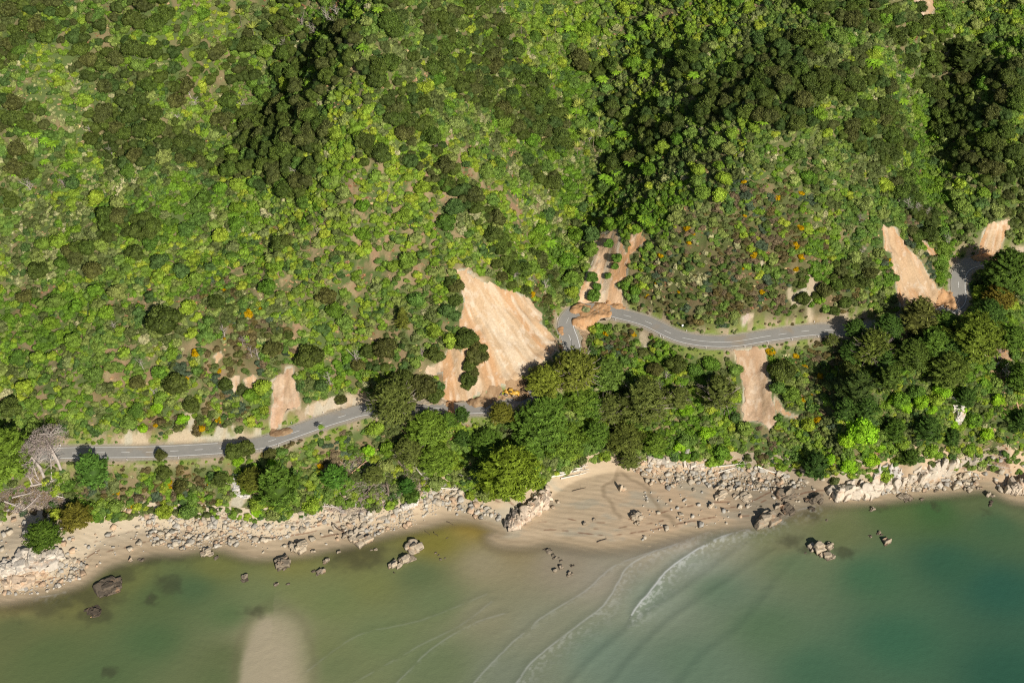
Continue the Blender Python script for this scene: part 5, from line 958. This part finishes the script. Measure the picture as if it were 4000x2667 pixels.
o = scatter("shore_rubble", np.stack([SX[rr], SY[rr], np.maximum(zt(SX[rr], SY[rr]), -.15)+SR[rr]*.25], 1), np.stack([rs_.uniform(-.4, .4, len(rr)), rs_.uniform(-.4, .4, len(rr)), rs_.uniform(0, 6.28, len(rr))], 1), np.stack([SR[rr]]*3, 1), rs_.integers(0, 6, len(rr)), tt, rc); tag(o, "pale broken rock rubble strewn along the top of the beaches", "rubble", kind='stuff')
# outcrops standing in the sand and water: px, py, half width px, height m, darkness, phrase
ST = [(419,2290,52,4.0,.9,"largest brown mussel covered rock"),(372,2382,30,1.6,.95,"low black rock washed by a small wave"),(590,2336,10,.6,.9,"tiny dark rock"),(510,2182,12,3.2,.3,"upright pale pointed rock"),(553,2188,18,1.5,.7,"low dark rock at the water edge"),(709,2142,12,2,.3,"pale rock at the water edge"),(811,2150,26,3,.2,"pale block cluster"),(845,2177,11,1,.4,"small flat rock"),(958,2253,22,2.2,.6,"grey slabby rock"),
 (1083,2282,16,1.5,.3,"small tan rock"),(1125,2283,8,1,.5,"tiny tan rock"),(1105,2190,32,4.5,.6,"tall dark ribbed rock"),(1098,2215,20,2,.6,"low dark rock beside the ribbed rock"),(1170,2130,34,4.5,.1,"pale ribbed rock at the water edge"),(1135,2128,16,2.5,.2,"pale rock left of the ribbed rock"),(1227,2152,13,2,.2,"leaning pale rock"),(1278,2186,21,2.6,.3,"grey wedge rock"),(1247,2233,22,2.6,.4,"knobbly pale rock"),(1225,2232,10,1,.7,"tiny dark rock"),(1322,2155,9,1.5,.3,"small pointed rock"),
 (1612,2136,38,5,.15,"tallest pale sea rock"),(1609,2110,14,2.5,.3,"small dark topped rock"),(1580,2185,30,4,.2,"pale layered rock"),(1571,2202,12,1.5,.3,"small rock below the layered rock"),(1538,2210,25,3.5,.2,"leaning pale finger rock"),(1545,2244,12,.5,.95,"barely drowned dark rock"),(1466,2144,9,1.5,.2,"small pale rock"),(1450,2147,6,1,.3,"tiny pale rock"),(1701,2162,6,.9,.3,"tiny tan rock"),(1712,2170,5,.8,.3,"tiny tan rock"),(1721,2187,7,1.2,.3,"tiny tan rock"),(1738,2183,5,.9,.3,"tiny tan rock"),(1410,2100,34,4,.1,"big pale beach rock with sharp top"),(1345,2090,16,2.2,.3,"dark topped beach rock"),(1747,2100,16,.7,.7,"flat rocks just awash"),
 (2141,2148,17,1.6,.5,"knobbly brown rock"),(2160,2168,8,1.2,.5,"tiny brown rock"),(2170,2178,13,1.5,.5,"small brown rock"),(2190,2190,8,1.2,.4,"tiny brown rock"),(2192,2212,18,2.2,.4,"curved tan rock"),(2166,2228,14,2.4,.2,"tan rock"),(2223,2240,17,2,.5,"grey brown rock"),(2232,2212,12,1.2,.8,"dark low rock"),(2425,1905,19,5.5,.1,"tall pale pinnacle with dark top"),(2488,2012,24,4,.3,"orange and black blocky rock"),(2490,2040,14,2,.3,"low pale rock below the blocky rock"),(2284,2044,7,1.8,.6,"small dark upright rock"),(2320,2028,9,1,.5,"small flat dark rock"),
 (2178,1960,12,2.2,.2,"small pale wedge rock"),(2161,1980,10,1.4,.3,"small grey rock"),(2150,1960,9,1.6,.5,"small dark rock"),(2546,1882,14,2.6,.1,"pale wedge boulder"),(2585,1878,10,1.8,.1,"small pale wedge boulder"),(2650,1882,12,1.2,.3,"flat grey boulder"),(2710,1912,10,1,.4,"low grey rock"),(2813,1932,27,3.2,.05,"rounded cream boulder"),(2800,1905,22,2.6,.15,"cream block behind the rounded boulder"),(2850,1905,18,2.6,.15,"square cream block"),(2880,1908,17,2.6,.15,"square grey block"),(2782,1970,16,3.0,.1,"leaning tan tooth rock"),(2912,1942,30,2,.05,"long low cream boulder"),(2868,1935,10,1.2,.15,"small cream rock"),
 (2960,1895,22,2.6,.4,"knobbly tan rock"),(3025,1908,15,1.8,.4,"small knobbly rock"),(3078,1925,38,3.6,.65,"broad black and tan knobbly rock"),(3125,1905,10,1.2,.3,"small pale rock"),(3040,1975,20,3,.4,"pale knobbed rock"),(3080,1985,30,2.6,.9,"black rock lapped by foam"),(2990,2020,46,6.5,.35,"triangular red brown rock with dark rim"),(3030,2025,22,2,.8,"dark tail of the triangular rock"),(3050,2010,12,1.2,.9,"small black rock"),
 (3195,2135,34,5.5,.1,"highest pale block of the offshore island"),(3235,2135,22,3,.35,"knobbly right part of the offshore island"),(3228,2172,28,3,.35,"lower tan part of the offshore island"),(3145,2163,6,.8,.4,"tiny outlier left of the island"),(3465,2118,23,3.4,.3,"round brown banded rock"),(3434,2082,16,1.8,.5,"low leaning brown rock"),(3400,2096,14,1.5,.5,"thin brown rock"),(3413,1988,18,2.2,.3,"small pale brown rock"),(3228,2032,7,.8,.3,"tiny rock"),
 (3168,1984,16,1.2,.95,"black rock in the foam"),(3190,1945,26,4,.8,"black ribbed rock"),(3150,1952,14,1.5,.9,"small black rock"),(3862,1931,20,3.2,.2,"grey brown rock"),(3871,1965,18,1.6,.9,"dark drowned rock"),(3539,1937,30,1.2,.2,"flat grey layered shelf rock"),(3766,1862,26,4,.02,"big grey faceted block"),(3735,1893,19,3.4,.0,"pale tan block"),(3783,1908,20,2.8,.05,"rounded tan block"),(3722,1856,20,2.6,.05,"tan flat topped block"),(3806,1888,22,2.4,.15,"broad grey tan block"),(3830,1905,12,1.6,.2,"small tan block"),(3768,1885,16,2.6,.0,"orange tan block"),(3600,1950,10,.8,.5,"small awash rock"),(3655,1915,12,1.2,.4,"small dark rock"),(2975,1978,8,.8,.8,"tiny black rock"),(3580,1885,20,2,.1,"cream slab boulder")]
for i, (px, py, hw, hh, dk, ph) in enumerate(ST):
    r = np.random.default_rng(1000+i); x, y = cast(px, py, hh*.4); x, y = x[0], y[0]; R = hw/8.2; z = max(float(zt(x, y)), -.35); mb = MB(); nc = 1 if hw < 12 else (3 if hw < 24 else 7); big = any(w in ph for w in ("knobbly", "mussel", "ribbed", "black")); nc = nc*2 if big else nc
    for k in range(nc):
        a = r.uniform(0, 6.28); q = (0 if k == 0 else r.uniform(.3, .72))*R; s = R*(1.0 if nc == 1 else r.uniform(.34, .62)); hz_ = hh*(1 if k == 0 else r.uniform(.4, .85)); V, T = chunk(r, (s, s*r.uniform(.55, .85), max(hz_*.62, .3)), 3 if hw > 20 else 2, 12)
        t = .5+r.normal(0, .15); Rm = np.array([[math.cos(t), -math.sin(t), 0], [math.sin(t), math.cos(t), 0], [0, 0, 1]]); V = V @ Rm.T; V[:,0] += V[:,2]*.15; mb.add(V+np.array([math.cos(a)*q, math.sin(a)*q*.8, hz_*.18]), T=T, a=r.uniform(.2, .8))
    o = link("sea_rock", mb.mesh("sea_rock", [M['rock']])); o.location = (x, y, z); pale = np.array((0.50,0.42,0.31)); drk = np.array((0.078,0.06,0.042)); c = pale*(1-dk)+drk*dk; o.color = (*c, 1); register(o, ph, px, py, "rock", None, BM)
# cliffs
def cliff(nm, pts, col_, lab, seed, w=1.0, cat="rock face"):
    r = np.random.default_rng(seed); mb = MB(); pts = smooth_line(np.array([(p[0], p[1], p[2], p[3]) for p in pts], float), 3); x, y = cast(pts[:,0], pts[:,1])
    for i in range(len(pts)):
        s = pts[i,2]/9.3; hh = pts[i,3]; z = max(float(zt(x[i], y[i]-1)), -.3)
        for k in range(5):
            V, T = chunk(r, (s*r.uniform(.25, .6)*w, s*r.uniform(.3, .6), hh*r.uniform(.32, .72)), 3, 15); t = r.normal(.2, .2); Rm = np.array([[math.cos(t), -math.sin(t), 0], [math.sin(t), math.cos(t), 0], [0, 0, 1]]); V = V @ Rm.T; V[:,0] += V[:,2]*.12
            mb.add(V+np.array([x[i]+r.uniform(-.4, .4)*s, y[i]+1.2+r.uniform(-.4, .5)*s, z+hh*r.uniform(0, .2)]), T=T, a=r.uniform(.1, .9))
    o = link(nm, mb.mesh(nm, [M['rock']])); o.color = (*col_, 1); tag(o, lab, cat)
WH = (0.56,0.49,0.40)
LG = (0.46,0.395,0.305)
for i_, (pts_, lb_) in enumerate([(C7([(960,430,22,1.4),(1100,425,30,1.8),(1250,440,32,1.8),(1400,470,26,1.5)]), "pale jointed ledge along the top of the left beach"), (C7([(1500,400,26,1.8),(1620,430,30,2.2),(1760,500,28,1.8),(1880,500,30,2)]), "pale ledge below the white rock patch on the left beach"), (C7([(1950,480,28,1.8),(2060,460,32,2),(2150,400,30,2),(2260,380,26,1.5)]), "pale ledge right of the dark beach conifer"),
    (C8([(10,440,30,1.8),(120,430,34,2.4),(240,430,36,2.6),(360,420,34,2.4),(460,400,30,2.4)]), "broken tan ledge below the fallen trees"), (C8([(570,270,26,1.6),(680,240,30,1.8),(800,240,30,1.6),(900,290,26,1.4),(980,350,22,1.2)]), "broken pale ledge left of the overhanging macrocarpa"), (C9([(200,110,26,1.6),(330,120,30,1.8),(470,130,28,1.8),(600,160,26,1.4)]), "broken pale ledge below the middle slip"),
    (C9([(1480,240,30,1.4),(1600,230,34,1.8),(1720,220,30,1.6)]), "low tan ledge at the water below the long cliff"), (C7([(450,740,24,2),(520,760,26,1.8),(560,790,20,1.2)]), "ribbed ledge at the right foot of the left headland"), (C8([(60,560,20,1.2),(120,570,26,2.2)]), "small tan ledge at the water below the fallen trees")]): cliff("rock_ledge", pts_, LG, lb_, 1250+i_, .9)
cliff("sea_cliff", C9([(1050,290,45,9),(1120,295,45,9),(1160,280,30,9)]), WH, "tall orange stained white cliff block at the left end of the cliffs", 1201)
cliff("sea_cliff", C9([(1200,280,45,9),(1270,280,45,9),(1330,270,35,8)]), WH, "jointed white cliff block right of the orange stained one", 1202)
cliff("sea_cliff", C9([(1320,150,30,8),(1380,160,30,11),(1460,160,35,12),(1510,160,25,9)]), (0.5,0.47,0.43), "grey vertical jointed cliff behind the shore blocks", 1203)
cliff("sea_cliff", C9([(1540,180,30,6),(1600,150,35,9),(1680,140,45,12),(1760,110,40,12),(1830,90,40,11),(1870,70,25,8)]), WH, "long pale cliff with orange foot above the right boulders", 1204)
cliff("sea_cliff", C9([(1400,240,30,5),(1460,225,35,6)]), WH, "low tan cliff ledge beside the cliff boulders", 1205)
cliff("sea_cliff", C9([(2270,260,40,7),(2320,260,40,9),(2390,260,45,9)]), (0.5,0.42,0.33), "brown cliff point at the right edge of the photo", 1206)
cliff("sea_cliff", C9([(1880,80,30,5),(1950,50,30,7),(2030,40,30,6),(2120,30,25,4)]), (0.42,0.37,0.30), "broken rock bank above the small right cove", 1207)
cliff("leaning_slab", C8([(1170,520,30,3),(1210,490,42,5),(1260,450,46,6.5),(1320,410,48,7.5),(1370,350,48,8.5),(1410,300,38,8)]), (0.56,0.46,0.36), "white and orange leaning slab headland below the big macrocarpa", 1208, .8)
cliff("leaning_slab", C8([(1140,500,24,3.5),(1170,450,28,4.5),(1215,410,28,5)]), (0.16,0.14,0.12), "dark left edge of the leaning slab headland", 1209, .7)
cliff("headland_rock", C7([(40,800,45,5),(130,770,60,6),(220,740,60,6.5),(320,740,55,6),(390,720,40,5)]), (0.52,0.47,0.40), "pale grey rounded top of the left headland", 1210)
cliff("headland_rock", C7([(60,890,45,4),(150,880,50,4.5),(220,850,40,4),(280,800,35,4)]), (0.52,0.41,0.30), "tan rock at the foot of the left headland", 1211)
cliff("white_outcrop", C6([(1870,1200,40,6),(1920,1250,40,7),(1900,1330,35,7),(1870,1370,28,5)]), (0.58,0.55,0.50), "white rock face among lime green trees above the cliffs", 1212)
cliff("white_outcrop", C8([(430,390,28,4),(470,350,28,5),(505,340,22,6)]), (0.6,0.57,0.52), "white cliff stub under the fallen trees", 1213)
cliff("white_outcrop", C7([(1620,200,24,3),(1640,270,30,3.5),(1690,300,26,3)]), (0.52,0.5,0.47), "pale grey rock patch left of the dark beach conifer", 1214)
cliff("white_outcrop", C8([(2000,40,20,3),(2060,30,24,3.5),(2200,40,34,4),(2280,50,30,3.5)]), (0.5,0.45,0.38), "low grey ledge above the stream mouths", 1215)
cliff("white_outcrop", C9([(20,70,25,3.5),(110,90,28,4),(160,80,22,4)]), (0.58,0.52,0.45), "pale ledge under the green slope right of the streams", 1216)
# ------------------------------------------------------------------ wheel loader clearing the slip
M['yellow'] = plain("loader_paint", (0.62,0.36,0.05), .45); M['tyre'] = plain("tyre_rubber", (0.10,0.085,0.07), .9); M['glass'] = plain("dark_cab_glass", (0.02,0.025,0.03), .1); M['steel'] = plain("worn_steel", (0.25,0.22,0.19), .5, .4); M['cream'] = plain("dusty_rim_paint", (0.55,0.42,0.25), .6)
x, y = cast(1992, 1537, 1.0); ld_ = empty("wheel_loader", (x[0], y[0], float(zt(x[0], y[0]))+.35), math.radians(170)); tag(ld_, "dusty yellow wheel loader clearing debris below the biggest slip", "loader")
def part(nm, f, m, par=ld_, sm=False): mb = MB(); f(mb); return link(nm, mb.mesh(nm, m if isinstance(m, list) else [m], smooth=sm), par)
part("rear_body", lambda b: (box(b, (-2.2,0,1.75), (3.0,1.5,1.3), taper=.88), box(b, (-3.75,0,1.35), (.5,2.3,.8), taper=.9), box(b, (-1.9,0,.95), (3.4,1.1,.6)), box(b, (-1.4,0,1.5), (2.1,2.5,.16))), M['yellow'])
part("front_frame", lambda b: (box(b, (1.3,0,1.15), (1.7,1.1,1.0), taper=.8), box(b, (1.5,0,1.85), (.9,.7,.7))), M['yellow'])
for sy in (-1, 1): part("lift_arm", lambda b: (box(b, (2.1,sy*.55,1.95), (1.7,.22,.4), R=Matrix.Rotation(math.radians(18), 3, 'Y')), box(b, (3.1,sy*.55,1.35), (1.3,.22,.36), R=Matrix.Rotation(math.radians(40), 3, 'Y'))), M['yellow'])
def bucket(b):
    an = np.linspace(-.9, 2.2, 9); pr = np.stack([3.9-.75*np.cos(an)*1.0, .85-.75*np.sin(an)*.9+.15], 1)
    for w in (0, .07):
        V = np.array([[p[0]+w, s*1.4, p[1]] for p in pr for s in (-1, 1)]); i = np.arange(8)*2; b.add(V, Q=np.stack([i, i+1, i+3, i+2], 1))
    for s in (-1, 1): b.add(np.array([[p[0], s*1.4, p[1]] for p in pr]), T=[[0, k, k+1] for k in range(1, 8)])
    box(b, (4.35,0,.3), (.5,2.8,.06))
part("bucket", bucket, M['steel'])
cab = part("cab", lambda b: [box(b, (-.35,0,1.75), (1.5,1.45,.5)), box(b, (-.35,0,3.28), (1.75,1.6,.16), taper=.9)]+[box(b, (-.35+sx*.68,sy*.66,2.6), (.12,.12,1.3)) for sx in (-1,1) for sy in (-1,1)], M['yellow'])
part("window", lambda b: box(b, (-.35,0,2.6), (1.28,1.24,1.2)), M['glass'], cab)
part("exhaust", lambda b: tube(b, [(-2.3,.35,2.3),(-2.3,.35,3.1)], .08, 8), M['steel'])
def ring(b, r0, r1, w, n=22):
    pr = [(r0,-w*.4),(r0+.05,-w*.5),(r1-.1,-w*.5),(r1,-w*.3),(r1,w*.3),(r1-.1,w*.5),(r0+.05,w*.5),(r0,w*.4)]; a = np.arange(n)/n*2*np.pi; V = np.array([[q[0]*math.cos(t), q[1], q[0]*math.sin(t)] for t in a for q in pr]); m_ = len(pr); b.add(V, Q=[[i*m_+j, ((i+1) % n)*m_+j, ((i+1) % n)*m_+(j+1) % m_, i*m_+(j+1) % m_] for i in range(n) for j in range(m_)])
for (wx_, wy_) in ((1.5,1.05),(1.5,-1.05),(-1.75,1.05),(-1.75,-1.05)):
    w = part("wheel", lambda b: tube(b, [(0,-.05,0),(0,.05,0)], .3, 14), M['cream']); w.location = (wx_, wy_, .78)
    part("tyre", lambda b: ring(b, .42, .80, .58), M['tyre'], w); part("rim", lambda b: (tube(b, [(0,-.16,0),(0,.16,0)], .44, 18), tube(b, [(0,-.24,0),(0,.24,0)], .16, 10)), M['cream'], w)
# ------------------------------------------------------------------ white edge marker posts, sign, culvert
M['post'] = plain("white_post", (0.8,0.8,0.8)); M['red'] = plain("red_reflector", (0.5,0.03,0.02)); M['signw'] = plain("sign_face", (0.85,0.85,0.87), .4)
mb = MB(); box(mb, (0,0,.45), (.12,.05,1.1)); pm = mb.mesh("post", [M['post']]); mb = MB(); box(mb, (0,-.03,.85), (.09,.02,.12)); rm = mb.mesh("reflector", [M['red']])
PL = [(1086,1738),(1018,1778),(2157,1226-4),(2410,1243),(2300,1215+8),(2362,1200),(2585,1311),(2595,1318),(2681,1297),(2864,1299),(2758,1357),(2907,1352),(3088,1313),(2995,1327),(3190,1298),(3181,1261),(2220,1312),(1263,1616),(1228,1635),(1140,1655),(700,1782),(500,1785),(3710,1200),(3806,1062)]
for px, py in PL:
    x, y = cast(px, py); d, p, s = segdist(RL, x, y); k = float(p[0]); c = np.array([np.interp(k, np.arange(len(RL)), road3[:,j]) for j in range(3)]); v = unit(np.array([x[0]-c[0], y[0]-c[1]])); q = c[:2]+v*4.3 if d[0] < 4.3 or d[0] > 5.2 else np.array([x[0], y[0]])
    root = empty("marker_post", (q[0], q[1], float(zt(q[0], q[1]))), 0, (1.3, 1.3, 1.2)); link("post", pm, root); link("reflector", rm, root); register(root, "white roadside marker post", px, py, "marker post", "white marker posts along the road")
x, y = cast(2665, 1282); sg = empty("road_sign", (x[0], y[0], float(zt(x[0], y[0]))), .2); tag(sg, "white upright road sign on the grass verge above the road curve", "road sign")
mb = MB(); tube(mb, [(0,0,-.3),(0,0,2.2)], .05, 8); link("pole", mb.mesh("pole", [M['steel']]), sg); mb = MB(); box(mb, (0,-.07,1.6), (.75,.04,1.3)); link("panel", mb.mesh("panel", [M['signw']]), sg)
x, y = cast(238, 1748); sg = empty("road_sign", (x[0], y[0], float(zt(x[0], y[0]))), -.3); tag(sg, "small white sign behind the dead pine trunks at far left", "road sign")
mb = MB(); tube(mb, [(0,0,-.3),(0,0,1.8)], .05, 8); link("pole", mb.mesh("pole", [M['steel']]), sg); mb = MB(); box(mb, (0,-.07,1.4), (.7,.04,.8)); link("panel", mb.mesh("panel", [M['signw']]), sg)
# ------------------------------------------------------------------ white seabirds / flecks on the headland tree are left as blossom
finish_labels()
import collections
lc = collections.Counter(o.get("label") for o in col.objects if o.get("label")); print("labels", len(lc), "dups", sum(v-1 for v in lc.values()))

for o in col.objects:
    if o.get("label") and len(o["label"].split()) > 16: print("LONG", o["label"])
